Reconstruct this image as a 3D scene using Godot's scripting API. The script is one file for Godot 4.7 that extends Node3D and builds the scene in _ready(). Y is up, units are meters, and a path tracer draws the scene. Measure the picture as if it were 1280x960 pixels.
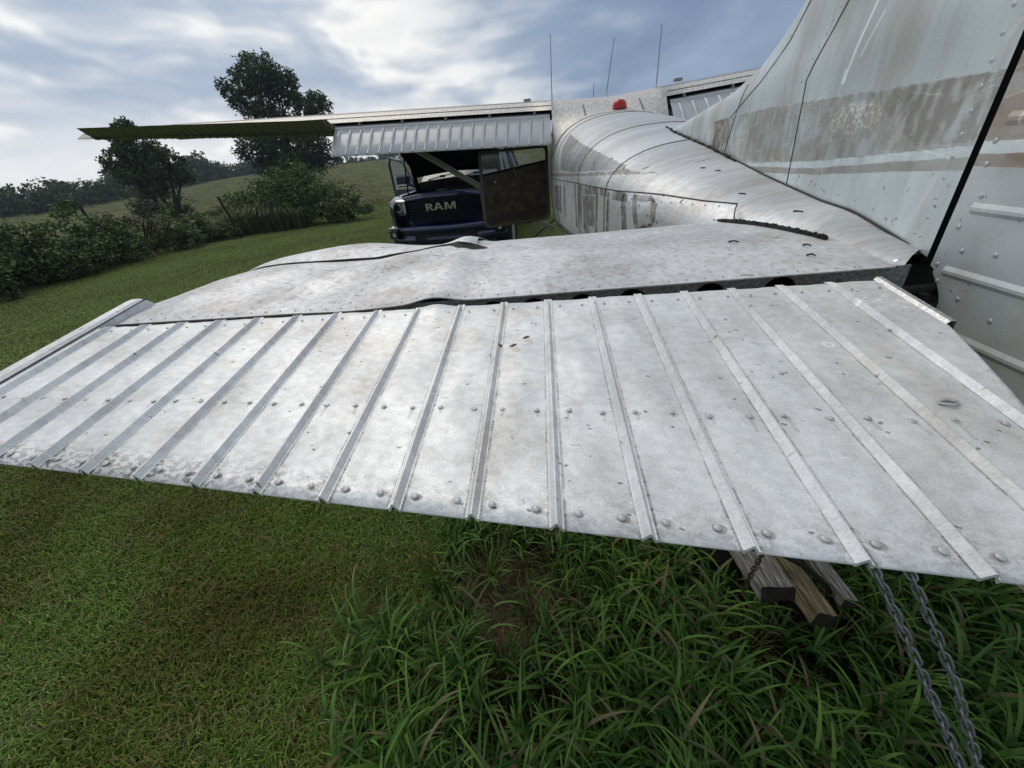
extends Node3D
# World axes: y up, metres; the airplane's nose points to -z. Camera eye 1.5 m above the turf beside the tail.

var rng := RandomNumberGenerator.new()
var M := {}
var plane: Node3D
const XC := 0.745


func _ready() -> void:
	rng.seed = 7
	setup_camera_and_light()
	make_materials()
	build_ground()
	build_far_land()
	build_airplane()
	build_truck()
	build_hedge_row()
	build_big_trees()
	build_timbers_and_chains()
	build_grass()


# ------------------------------------------------------------------ camera, sky, sun
func setup_camera_and_light() -> void:
	var cam := Camera3D.new()
	cam.name = "camera"
	cam.fov = 90.0
	cam.near = 0.05
	cam.far = 3000.0
	cam.transform = Transform3D(Basis(Vector3(0.994025, -0.094753, -0.054186), Vector3(0.055303, 0.865183, -0.498398), Vector3(0.094105, 0.492424, 0.865253)), Vector3(0, 1.5, 0))
	add_child(cam)
	cam.current = true
	var env := Environment.new()
	env.background_mode = Environment.BG_SKY
	var sm := PanoramaSkyMaterial.new()
	sm.panorama = ImageTexture.create_from_image(cloud_sky(1536, 768))
	var sky := Sky.new()
	sky.sky_material = sm
	env.sky = sky
	env.tonemap_mode = Environment.TONE_MAPPER_LINEAR
	env.tonemap_exposure = 1.25
	env.sdfgi_enabled = true
	env.ssao_enabled = true
	env.ssil_enabled = true
	env.fog_enabled = true
	env.fog_density = 0.0007
	env.fog_light_color = Color(0.72, 0.77, 0.84)
	var we := WorldEnvironment.new()
	we.name = "sky_environment"
	we.environment = env
	add_child(we)
	var sun := DirectionalLight3D.new()
	sun.name = "veiled_sun"
	sun.light_energy = 0.27
	sun.light_color = Color(1.0, 0.95, 0.88)
	sun.light_angular_distance = 28.0
	sun.shadow_enabled = true
	add_child(sun)
	sun.look_at_from_position(Vector3.ZERO, -Vector3(-0.36, 0.80, -0.52).normalized())


func cloud_sky(w: int, h: int) -> Image:
	var big := noise(11, 0.55, 5, true)
	var mid := noise(12, 1.9, 6, true)
	var fine := noise(13, 3.2, 5, true)
	var wisp := noise(14, 9.0, 4, true)
	var px := PackedFloat32Array()
	px.resize(w * h * 3)
	var k := 0
	for y in h:
		var el := (0.5 - (y + 0.5) / h) * PI
		var se := sin(el)
		var ce := cos(el)
		for x in w:
			var az := (x + 0.5) / w * TAU
			if az > PI:
				az -= TAU
			var c := Color(0.45, 0.48, 0.5)
			if el < -0.03:
				c = Color(0.20, 0.22, 0.20)
			else:
				var s := 1.0 / (maxf(se, 0.0) + 0.30)
				var p := Vector3(sin(az) * ce * s, se * 3.4, -cos(az) * ce * s) * 0.8
				var b := big.get_noise_3d(p.x, p.y + 3.0, p.z)
				p += Vector3(b, b * 0.5, -b) * 0.5
				var n := mid.get_noise_3d(p.x, p.y, p.z)
				var h4 := wisp.get_noise_3d(p.x, p.y * 2.0, p.z)
				var f := fine.get_noise_3d(p.x, p.y * 2.0, p.z)
				var eld := rad_to_deg(el)
				var azd := rad_to_deg(az) + b * 16.0
				# open, broken cloud with pale gaps; a slate storm bank to the right of the nose
				var cover := smoothstep(-0.52 + 0.14 * smoothstep(6.0, 13.0, rad_to_deg(el)), 0.40 + 0.14 * smoothstep(6.0, 13.0, rad_to_deg(el)), n * 0.8 + f * 0.42 + b * 0.35 + h4 * 0.16 + 0.28 * exp(-pow((rad_to_deg(az) + 11.0) / 8.0, 2.0) - pow((rad_to_deg(el) - 14.5) / 5.0, 2.0)))
				var pale := Color(0.74, 0.745, 0.74)
				var grey := Color(0.34, 0.41, 0.52)
				var open := grey.lerp(pale, cover)
				open = open.lerp(Color(0.79, 0.80, 0.80), smoothstep(9.0, 2.5, eld + n * 3.0) * smoothstep(-4.0, -26.0, azd) * 0.95)
				var rim := smoothstep(0.10, 0.32, n * 0.8 + f * 0.5) * (1.0 - smoothstep(0.36, 0.60, n + f * 0.4))
				open = open.lerp(Color(1.0, 0.98, 0.94), rim * 0.28 * smoothstep(2.0, -16.0, azd))
				var storm := Color(0.165, 0.23, 0.345).lerp(Color(0.27, 0.345, 0.465), smoothstep(-0.75, 0.75, n * 0.8 + f * 0.35 + b * 0.3 + h4 * 0.12))
				storm = storm.lerp(Color(0.40, 0.475, 0.57), smoothstep(11.0, -5.0, eld + n * 2.0) * 0.35)
				# the bank wraps round the right and the rear, thinning to plain overcast there
				var round_az := rad_to_deg(az) + (360.0 if az < -1.3 else 0.0)
				storm = storm.lerp(Color(0.34, 0.385, 0.45).lerp(Color(0.44, 0.475, 0.52), cover), smoothstep(45.0, 110.0, round_az))
				var wst := smoothstep(-19.0, 9.0, round_az + b * 16.0 + (eld - 8.0) * 0.35 - cover * 4.0) * (1.0 - smoothstep(215.0, 275.0, round_az)) * smoothstep(-10.0, 9.0, round_az + 14.0)
				wst *= 1.0 - smoothstep(45.0, 80.0, eld) * 0.6
				c = open.lerp(storm, wst)
				var top := Color(0.38, 0.43, 0.50).lerp(Color(0.60, 0.62, 0.64), cover)
				c = c.lerp(top, smoothstep(16.0, 55.0, eld) * 0.7)
			px[k] = c.r
			px[k + 1] = c.g
			px[k + 2] = c.b
			k += 3
	return Image.create_from_data(w, h, false, Image.FORMAT_RGBF, px.to_byte_array())


# ------------------------------------------------------------------ small helpers
func noise(sd: int, freq: float, oct: int, _fbm := true) -> FastNoiseLite:
	var n := FastNoiseLite.new()
	n.seed = sd
	n.noise_type = FastNoiseLite.TYPE_SIMPLEX_SMOOTH
	n.frequency = freq
	n.fractal_type = FastNoiseLite.FRACTAL_FBM
	n.fractal_octaves = oct
	return n


func put(called: String, mesh: Mesh, mat: Material, parent: Node3D = null) -> MeshInstance3D:
	var o := MeshInstance3D.new()
	o.name = called
	o.mesh = mesh
	o.material_override = mat
	(parent if parent else self as Node3D).add_child(o, true)
	return o


func tag(o: Node3D, label: String, category: String, group := "") -> Node3D:
	o.set_meta("label", label)
	o.set_meta("category", category)
	if group:
		o.set_meta("group", group)
	return o


func thing(called: String, label: String, category: String, at: Vector3, group := "") -> Node3D:
	var o := Node3D.new()
	o.name = called
	add_child(o, true)
	o.position = at
	return tag(o, label, category, group)


func st0() -> SurfaceTool:
	var s := SurfaceTool.new()
	s.begin(Mesh.PRIMITIVE_TRIANGLES)
	return s


func done(s: SurfaceTool) -> ArrayMesh:
	s.generate_normals()
	return s.commit()


func tri(s: SurfaceTool, a: Vector3, b: Vector3, c: Vector3) -> void:
	s.add_vertex(a)
	s.add_vertex(b)
	s.add_vertex(c)


func quad(s: SurfaceTool, a: Vector3, b: Vector3, c: Vector3, d: Vector3) -> void:
	tri(s, a, b, c)
	tri(s, a, c, d)


func grid(s: SurfaceTool, rows: Array, uvs: Array = [], smooth := true) -> void:
	s.set_smooth_group(0 if smooth else -1)
	for i in rows.size() - 1:
		var a: PackedVector3Array = rows[i]
		var b: PackedVector3Array = rows[i + 1]
		for j in a.size() - 1:
			var ids := [[i, j], [i, j + 1], [i + 1, j + 1], [i, j], [i + 1, j + 1], [i + 1, j]]
			for q in ids:
				if uvs.size():
					s.set_uv(uvs[q[0]][q[1]])
				s.add_vertex(rows[q[0]][q[1]])


func box(s: SurfaceTool, c: Vector3, size: Vector3, b := Basis(), bev := 0.0) -> void:
	# a box with chamfered edges
	s.set_smooth_group(-1)
	var h := size * 0.5
	if bev <= 0.0:
		bev = minf(h.x, minf(h.y, h.z)) * 0.12
	var f := func(x: float, y: float, z: float, ax: int) -> Vector3:
		var v := Vector3(x * h.x, y * h.y, z * h.z)
		for k in 3:
			if k != ax:
				v[k] -= signf(v[k]) * bev
		return c + b * v
	for ax in 3:
		var u := (ax + 1) % 3
		var w := (ax + 2) % 3
		for sg in [-1.0, 1.0]:
			var pts := []
			for cc in [[-1, -1], [1, -1], [1, 1], [-1, 1]]:
				var v := Vector3()
				v[ax] = sg
				v[u] = cc[0]
				v[w] = cc[1]
				pts.append(f.call(v.x, v.y, v.z, ax))
			if sg > 0:
				pts.reverse()
			quad(s, pts[0], pts[1], pts[2], pts[3])
	for ax in 3:  # edges along ax
		var u := (ax + 1) % 3
		var w := (ax + 2) % 3
		for su in [-1.0, 1.0]:
			for sw in [-1.0, 1.0]:
				var a := Vector3()
				a[u] = su
				a[w] = sw
				var lo := a
				var hi := a
				lo[ax] = -1
				hi[ax] = 1
				quad(s, f.call(lo.x, lo.y, lo.z, u), f.call(hi.x, hi.y, hi.z, u), f.call(hi.x, hi.y, hi.z, w), f.call(lo.x, lo.y, lo.z, w))
	for sx in [-1.0, 1.0]:
		for sy in [-1.0, 1.0]:
			for sz in [-1.0, 1.0]:
				tri(s, f.call(sx, sy, sz, 0), f.call(sx, sy, sz, 1), f.call(sx, sy, sz, 2))


func boxm(c: Vector3, size: Vector3, b := Basis(), bev := 0.0) -> ArrayMesh:
	var s := st0()
	box(s, c, size, b, bev)
	return done(s)


func tube(s: SurfaceTool, pts: PackedVector3Array, r0: float, r1 := -1.0, sides := 8, caps := true) -> void:
	if r1 < 0.0:
		r1 = r0
	var rows := []
	var n := pts.size()
	var up := Vector3.UP
	for i in n:
		var t := (pts[mini(i + 1, n - 1)] - pts[maxi(i - 1, 0)]).normalized()
		if absf(t.dot(up)) > 0.95:
			up = Vector3.RIGHT if absf(t.x) < 0.9 else Vector3.FORWARD
		var u := t.cross(up).normalized()
		var v := u.cross(t).normalized()
		up = v
		var r := lerpf(r0, r1, float(i) / maxf(n - 1, 1))
		var row := PackedVector3Array()
		for k in sides + 1:
			var a := TAU * k / sides
			row.append(pts[i] + (u * cos(a) + v * sin(a)) * r)
		rows.append(row)
	grid(s, rows)
	if caps:
		s.set_smooth_group(-1)
		for e in [0, n - 1]:
			for k in sides:
				tri(s, pts[e], rows[e][k], rows[e][k + 1])


func tubem(pts: PackedVector3Array, r0: float, r1 := -1.0, sides := 8) -> ArrayMesh:
	var s := st0()
	tube(s, pts, r0, r1, sides)
	return done(s)


func line(a: Vector3, b: Vector3, n := 1) -> PackedVector3Array:
	var p := PackedVector3Array()
	for i in n + 1:
		p.append(a.lerp(b, float(i) / n))
	return p


func slab(s: SurfaceTool, poly: PackedVector2Array, to3: Callable, t0: float, t1: float) -> void:
	# a flat outline given thickness; to3(point, t) places it
	s.set_smooth_group(-1)
	var ix := Geometry2D.triangulate_polygon(poly)
	for t in [t0, t1]:
		for k in range(0, ix.size(), 3):
			tri(s, to3.call(poly[ix[k]], t), to3.call(poly[ix[k + 1]], t), to3.call(poly[ix[k + 2]], t))
	for k in poly.size():
		var a := poly[k]
		var b := poly[(k + 1) % poly.size()]
		quad(s, to3.call(a, t0), to3.call(b, t0), to3.call(b, t1), to3.call(a, t1))


func dome(sides := 10) -> ArrayMesh:
	var s := st0()
	var rows := []
	for q in [[1.0, 0.0], [0.94, 0.13], [0.66, 0.29], [0.28, 0.37], [0.0, 0.38]]:
		var row := PackedVector3Array()
		for k in sides + 1:
			row.append(Vector3(cos(TAU * k / sides) * q[0], q[1], sin(TAU * k / sides) * q[0]))
		rows.append(row)
	grid(s, rows)
	return done(s)


func frame_of(n: Vector3) -> Basis:
	var x := n.cross(Vector3(0.123, 0.2, 0.97)).normalized()
	return Basis(x, n, x.cross(n))


# ------------------------------------------------------------------ painted surfaces: grey value v, warm stain b
var tw := 0
var th := 0
var tv := PackedFloat32Array()
var tb := PackedFloat32Array()


func tex_begin(w: int, h: int, v: float) -> void:
	tw = w
	th = h
	tv.resize(w * h)
	tb.resize(w * h)
	tv.fill(v)
	tb.fill(0.0)


func nbytes(sd: int, freq: float, oct: int, sx := 1, sy := 1) -> PackedByteArray:
	var im := noise(sd, freq, oct).get_image(tw / sx, th / sy, false, false, true)
	if sx > 1 or sy > 1:
		im.resize(tw, th, Image.INTERPOLATE_CUBIC)
	im.convert(Image.FORMAT_L8)
	return im.get_data()


func tex_noise(nb: PackedByteArray, lo: float, hi: float, amt: float, warm := 0.0, mask := PackedFloat32Array()) -> void:
	var lut := PackedFloat32Array()
	for i in 256:
		lut.append(smoothstep(lo, hi, i / 255.0))
	var masked := mask.size() > 0
	for i in tw * th:
		var q := lut[nb[i]]
		if masked:
			q *= mask[i]
		tv[i] += q * amt
		tb[i] += q * warm


func tex_line(a: Vector2, b: Vector2, width: float, amt: float, warm := 0.0) -> void:
	var lo := Vector2i((a.min(b) - Vector2.ONE * (width + 1)).floor()).clamp(Vector2i.ZERO, Vector2i(tw - 1, th - 1))
	var hi := Vector2i((a.max(b) + Vector2.ONE * (width + 1)).ceil()).clamp(Vector2i.ZERO, Vector2i(tw - 1, th - 1))
	var d := b - a
	var l2 := maxf(d.length_squared(), 1e-6)
	for y in range(lo.y, hi.y + 1):
		for x in range(lo.x, hi.x + 1):
			var p := Vector2(x, y)
			var t := clampf((p - a).dot(d) / l2, 0.0, 1.0)
			var q := 1.0 - smoothstep(width * 0.5 - 0.5, width * 0.5 + 0.7, p.distance_to(a + d * t))
			if q > 0.0:
				tv[y * tw + x] += q * amt
				tb[y * tw + x] += q * warm


func tex_poly(poly: PackedVector2Array, amt: float, warm := 0.0, nb := PackedByteArray(), keep := 0.0) -> void:
	var lo := poly[0]
	var hi := poly[0]
	for p in poly:
		lo = lo.min(p)
		hi = hi.max(p)
	for y in range(clampi(int(lo.y), 0, th - 1), clampi(int(hi.y) + 1, 0, th)):
		for x in range(clampi(int(lo.x), 0, tw - 1), clampi(int(hi.x) + 1, 0, tw)):
			var i := y * tw + x
			var jit := Vector2.ZERO
			if nb.size():
				jit = Vector2(nb[i] - 128, nb[(i + 4099) % nb.size()] - 128) * 0.018
			if Geometry2D.is_point_in_polygon(Vector2(x, y) + jit, poly):
				var q := 1.0
				if nb.size():
					q = keep + (1.0 - keep) * smoothstep(0.3, 0.62, nb[i] / 255.0)
				tv[i] += amt * q
				tb[i] += warm * q


func tex_done(cool: Color, warm: Color) -> ImageTexture:
	var out := PackedByteArray()
	out.resize(tw * th * 3)
	var k := 0
	for i in tw * th:
		var v := clampf(tv[i], 0.02, 1.0)
		var b := clampf(tb[i], 0.0, 1.0)
		out[k] = clampi(int(255.0 * v * lerpf(cool.r, warm.r, b)), 0, 255)
		out[k + 1] = clampi(int(255.0 * v * lerpf(cool.g, warm.g, b)), 0, 255)
		out[k + 2] = clampi(int(255.0 * v * lerpf(cool.b, warm.b, b)), 0, 255)
		k += 3
	return ImageTexture.create_from_image(Image.create_from_data(tw, th, false, Image.FORMAT_RGB8, out))


func tex_rough(base: float, dirt: float, ref: float) -> ImageTexture:
	# duller where the surface is dark with grime
	var out := PackedByteArray()
	out.resize(tw * th)
	for i in tw * th:
		out[i] = clampi(int(255.0 * (base + dirt * clampf(ref - tv[i], -0.25, 0.6))), 0, 255)
	return ImageTexture.create_from_image(Image.create_from_data(tw, th, false, Image.FORMAT_L8, out))


func noise_tex(sd: int, freq: float, oct: int, lo: Color, hi: Color, size := 512) -> NoiseTexture2D:
	var t := NoiseTexture2D.new()
	t.width = size
	t.height = size
	t.seamless = true
	t.noise = noise(sd, freq, oct)
	var g := Gradient.new()
	g.set_color(0, lo)
	g.set_color(1, hi)
	g.set_offset(0, 0.2)
	g.set_offset(1, 0.8)
	t.color_ramp = g
	return t


func mat(c: Color, rough: float, metal := 0.0) -> StandardMaterial3D:
	var m := StandardMaterial3D.new()
	m.albedo_color = c
	m.roughness = rough
	m.metallic = metal
	m.cull_mode = BaseMaterial3D.CULL_DISABLED
	return m


func tri_noise(m: StandardMaterial3D, t: Texture2D, scale: float) -> StandardMaterial3D:
	m.albedo_texture = t
	m.uv1_triplanar = true
	m.uv1_scale = Vector3.ONE * scale
	return m


func bump(m: StandardMaterial3D, t: Texture2D, cm: float) -> StandardMaterial3D:
	m.heightmap_enabled = true
	m.heightmap_texture = t
	m.heightmap_scale = cm
	return m


func lin(r: float, g: float, b: float) -> Color:
	return Color(r, g, b).linear_to_srgb()


func make_materials() -> void:
	var grain := noise_tex(31, 0.05, 5, Color(0.72, 0.72, 0.72), Color(1, 1, 1))
	var hgt := noise_tex(32, 0.02, 4, Color(0, 0, 0), Color(1, 1, 1))
	M.metal = tri_noise(mat(Color(0.86, 0.87, 0.88), 0.46, 0.7), grain, 3.0)
	M.metal_dull = tri_noise(mat(Color(0.62, 0.62, 0.61), 0.6, 0.5), grain, 4.0)
	M.metal_dark = tri_noise(mat(Color(0.20, 0.20, 0.19), 0.6, 0.5), grain, 3.0)
	M.wing = tri_noise(mat(Color(0.88, 0.875, 0.86), 0.55, 0.35), noise_tex(33, 0.03, 6, Color(0.80, 0.785, 0.77), Color(1, 1, 1)), 1.6)
	M.flap = tri_noise(mat(Color(0.84, 0.85, 0.86), 0.45, 0.6), grain, 5.0)
	M.under = tri_noise(mat(Color(0.66, 0.67, 0.67), 0.45, 0.6), grain, 3.0)
	M.seam = mat(Color(0.22, 0.21, 0.20), 0.7, 0.2)
	M.rivet = mat(Color(0.74, 0.75, 0.76), 0.55, 0.5)
	M.rivet_dull = mat(Color(0.62, 0.62, 0.62), 0.5, 0.6)
	M.screw = mat(Color(0.85, 0.85, 0.85), 0.22, 0.95)
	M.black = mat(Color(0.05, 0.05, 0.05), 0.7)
	M.rubber = bump(tri_noise(mat(Color(0.16, 0.16, 0.16), 0.38), noise_tex(34, 0.12, 3, Color(0.15, 0.15, 0.15), Color(1, 1, 1)), 9.0), noise_tex(35, 0.1, 2, Color(0, 0, 0), Color(1, 1, 1)), 0.6)
	M.red = mat(Color(0.66, 0.02, 0.03), 0.25)


	M.door_panel = tri_noise(mat(Color(0.38, 0.305, 0.25), 0.36), noise_tex(36, 0.012, 4, Color(0.5, 0.45, 0.42), Color(1, 1, 1)), 1.2)
	M.strut = tri_noise(mat(Color(0.74, 0.77, 0.72), 0.5, 0.2), grain, 2.0)
	M.glass = mat(Color(0.75, 0.82, 0.85, 0.18), 0.04)
	M.glass.transparency = BaseMaterial3D.TRANSPARENCY_ALPHA
	M.windshield = mat(Color(0.36, 0.40, 0.42), 0.22)  # pale grey stands in for dust and sky reflected on the glass
	M.windshield.metallic_specular = 0.4
	# truck
	M.navy = mat(Color(0.095, 0.14, 0.30), 0.28, 0.25)
	M.navy.clearcoat_enabled = true
	M.navy.clearcoat = 1.0
	M.navy.clearcoat_roughness = 0.06
	M.navy_dark = mat(Color(0.075, 0.105, 0.21), 0.28)
	M.truck_black = mat(Color(0.03, 0.03, 0.035), 0.5)
	M.hood_under = mat(Color(0.018, 0.02, 0.028), 0.95)
	M.hood_under.metallic_specular = 0.08
	M.chrome = mat(Color(0.86, 0.87, 0.88), 0.16, 1.0)
	M.lamp_glass = mat(Color(0.92, 0.95, 0.97, 0.22), 0.05)
	M.lamp_glass.transparency = BaseMaterial3D.TRANSPARENCY_ALPHA
	M.lamp_white = mat(Color(0.88, 0.88, 0.86), 0.2, 0.6)
	M.tyre = mat(Color(0.06, 0.06, 0.06), 0.85)
	# wood, chain
	var wood_g := noise_tex(37, 0.012, 6, Color(0.52, 0.50, 0.47), Color(1, 1, 1))
	M.grey_wood = bump(tri_noise(mat(Color(0.80, 0.785, 0.75), 0.9), wood_g, 1.0), wood_g, 1.2)
	M.grey_wood.uv1_scale = Vector3(22, 22, 1.6)
	M.tan_wood = bump(tri_noise(mat(Color(0.72, 0.65, 0.50), 0.85), wood_g, 1.0), wood_g, 0.8)
	M.tan_wood.uv1_scale = Vector3(16, 16, 1.2)
	M.old_iron = tri_noise(mat(Color(0.72, 0.74, 0.76), 0.40, 0.5), noise_tex(38, 0.1, 3, Color(0.5, 0.48, 0.46), Color(1, 1, 1)), 30.0)
	M.rust_iron = tri_noise(mat(Color(0.40, 0.36, 0.33), 0.65, 0.3), noise_tex(39, 0.1, 3, Color(0.4, 0.36, 0.33), Color(1, 1, 1)), 30.0)
	# plants
	M.leaf = mat(Color.WHITE, 0.6)
	M.leaf.vertex_color_use_as_albedo = true
	M.leaf.backlight_enabled = true
	M.leaf.backlight = Color(0.5, 0.5, 0.5)
	M.leaf.metallic_specular = 0.35
	M.blade = mat(Color.WHITE, 0.6)
	M.blade.vertex_color_use_as_albedo = true
	M.blade.backlight_enabled = true
	M.blade.backlight = Color(0.45, 0.45, 0.45)
	M.blade.metallic_specular = 0.22
	M.bark = tri_noise(mat(Color(0.20, 0.17, 0.14), 0.95), noise_tex(40, 0.03, 5, Color(0.4, 0.4, 0.4), Color(1, 1, 1)), 1.0)
	var turf := noise_tex(41, 0.03, 6, Color(0.58, 0.58, 0.5), Color(1, 1, 1))
	M.ground = tri_noise(mat(Color.WHITE, 0.95), turf, 0.35)
	M.ground.uv1_world_triplanar = true
	M.ground.vertex_color_use_as_albedo = true
	M.ground.metallic_specular = 0.1
	M.ground.detail_enabled = true
	M.ground.detail_blend_mode = BaseMaterial3D.BLEND_MODE_MUL
	bump(M.ground, turf, 3.0)
	make_elevator_texture()
	make_stab_texture()
	make_fin_texture()
	make_rudder_texture()
	make_fuselage_texture()


func metal_from(tex: Texture2D, rough: Texture2D, metal: float, spec := 0.5) -> StandardMaterial3D:
	var m := mat(Color.WHITE, 1.0, metal)
	m.albedo_texture = tex
	m.roughness_texture = rough
	m.metallic_specular = spec
	return m


# u across the ribs (index -1.5 .. 18.5), v along the chord
func make_elevator_texture() -> void:
	tex_begin(2048, 768, 0.815)
	tex_noise(nbytes(51, 0.004, 4), 0.2, 0.8, 0.055)
	tex_noise(nbytes(52, 0.004, 4), 0.5, 0.9, -0.02, 0.12)
	tex_noise(nbytes(53, 0.035, 4), 0.25, 0.75, 0.04)
	tex_noise(nbytes(54, 0.22, 2), 0.2, 0.8, 0.055)
	tex_noise(nbytes(55, 0.30, 2), 0.76, 0.90, -0.14, 0.10)
	tex_noise(nbytes(56, 0.02, 5), 0.60, 0.85, -0.03, 0.06)
	tex_noise(nbytes(59, 0.008, 4, 1, 4), 0.55, 0.85, -0.03, 0.10)
	var blot := nbytes(57, 0.06, 5)
	var blot2 := nbytes(58, 0.25, 3)
	var edge := PackedFloat32Array()
	edge.resize(tw * th)
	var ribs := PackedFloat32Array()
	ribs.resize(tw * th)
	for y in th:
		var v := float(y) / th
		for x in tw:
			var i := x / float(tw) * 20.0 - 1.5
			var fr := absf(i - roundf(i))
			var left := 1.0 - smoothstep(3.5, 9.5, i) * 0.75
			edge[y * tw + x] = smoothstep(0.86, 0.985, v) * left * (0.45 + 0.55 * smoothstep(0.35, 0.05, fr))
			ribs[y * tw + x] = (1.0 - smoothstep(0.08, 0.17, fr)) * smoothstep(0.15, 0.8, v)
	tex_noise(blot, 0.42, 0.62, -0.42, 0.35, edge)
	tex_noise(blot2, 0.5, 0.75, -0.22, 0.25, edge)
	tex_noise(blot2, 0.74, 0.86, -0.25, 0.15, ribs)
	# single marks: drips, droppings, scuffs
	var at := func(i: float, t: float) -> Vector2: return Vector2((i + 1.5) / 20.0 * tw, t * th)
	for q in [[10.28, 0.33], [10.52, 0.28]]:
		tex_line(at.call(q[0], q[1]), at.call(q[0] + 0.05, q[1] - 0.008), 8.0, -0.55, 0.3)
		tex_line(at.call(q[0], q[1]), at.call(q[0] + 0.1, q[1] + 0.03), 15.0, -0.06, 0.4)
	for k in 12:
		var a := TAU * k / 12.0
		var c: Vector2 = at.call(15.72, 0.36)
		tex_line(c + Vector2(cos(a) * 8, sin(a) * 8), c + Vector2(cos(a + 0.53) * 8, sin(a + 0.53) * 8), 4.5, 0.13)
	for k in 26:
		var c2: Vector2 = at.call(17.5 + rng.randf_range(-0.35, 0.35), 0.14 + rng.randf_range(-0.05, 0.05))
		tex_line(c2, c2 + Vector2(rng.randf_range(-14, 14), rng.randf_range(-9, 9)), rng.randf_range(3, 10), 0.045)
	for n in 18:  # dark lines painted down both sides of each rib as its shading
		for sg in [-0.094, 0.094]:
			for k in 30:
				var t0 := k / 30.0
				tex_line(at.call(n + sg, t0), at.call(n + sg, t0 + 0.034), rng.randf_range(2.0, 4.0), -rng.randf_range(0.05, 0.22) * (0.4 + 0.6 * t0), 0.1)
	# grey rings and short runs of dirt at the trailing edge rivets
	for n in range(0, 18):
		for o in [0.24, 0.76]:
			var rp: Vector2 = at.call(n + o, 0.962)
			var str0 := rng.randf_range(0.04, 0.2)
			tex_line(rp, rp + Vector2(0.1, 0), 15.0, -str0, 0.2)
			var rm: Vector2 = at.call(n + o, 0.655)
			tex_line(rm, rm + Vector2(rng.randf_range(-3, 3), rng.randf_range(6, 40)), 5.0, -0.07, 0.1)
			tex_line(rm, rm + Vector2(0.1, 0), 12.0, -0.08, 0.1)
	for k in 70:
		var c3: Vector2 = at.call(rng.randf_range(9, 18), rng.randf_range(0.1, 0.95))
		tex_line(c3, c3 + Vector2(rng.randf_range(-16, 16), rng.randf_range(-8, 8)), rng.randf_range(1.5, 3), rng.randf_range(-0.16, 0.1), 0.1)
	for k in 160:
		var c4: Vector2 = at.call(rng.randf_range(-1, 18), rng.randf_range(0.05, 0.97))
		tex_line(c4, c4 + Vector2(rng.randf_range(-4, 4), rng.randf_range(-3, 3)), rng.randf_range(2, 4.5), -0.3, 0.2)
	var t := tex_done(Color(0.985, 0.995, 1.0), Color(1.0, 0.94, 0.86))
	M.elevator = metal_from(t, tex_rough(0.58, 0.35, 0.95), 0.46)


func make_stab_texture() -> void:
	tex_begin(1536, 768, 0.75)
	tex_noise(nbytes(61, 0.004, 4), 0.25, 0.8, 0.09)
	tex_noise(nbytes(62, 0.006, 4), 0.5, 0.85, -0.04, 0.2)
	tex_noise(nbytes(63, 0.04, 4), 0.3, 0.7, 0.05)
	tex_noise(nbytes(64, 0.25, 2), 0.2, 0.8, 0.045)
	tex_noise(nbytes(65, 0.045, 5), 0.60, 0.85, -0.09, 0.12)
	tex_noise(nbytes(66, 0.2, 3), 0.76, 0.88, -0.2, 0.15)
	for k in 90:
		var c := Vector2(rng.randf() * tw, rng.randf() * th)
		tex_line(c, c + Vector2(rng.randf_range(-18, 18), rng.randf_range(-5, 5)), rng.randf_range(2, 6), rng.randf_range(-0.35, -0.1), 0.2)
	M.stab = metal_from(tex_done(Color(0.985, 0.99, 1.0), Color(0.98, 0.92, 0.86)), tex_rough(0.58, 0.35, 0.95), 0.42)


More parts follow.
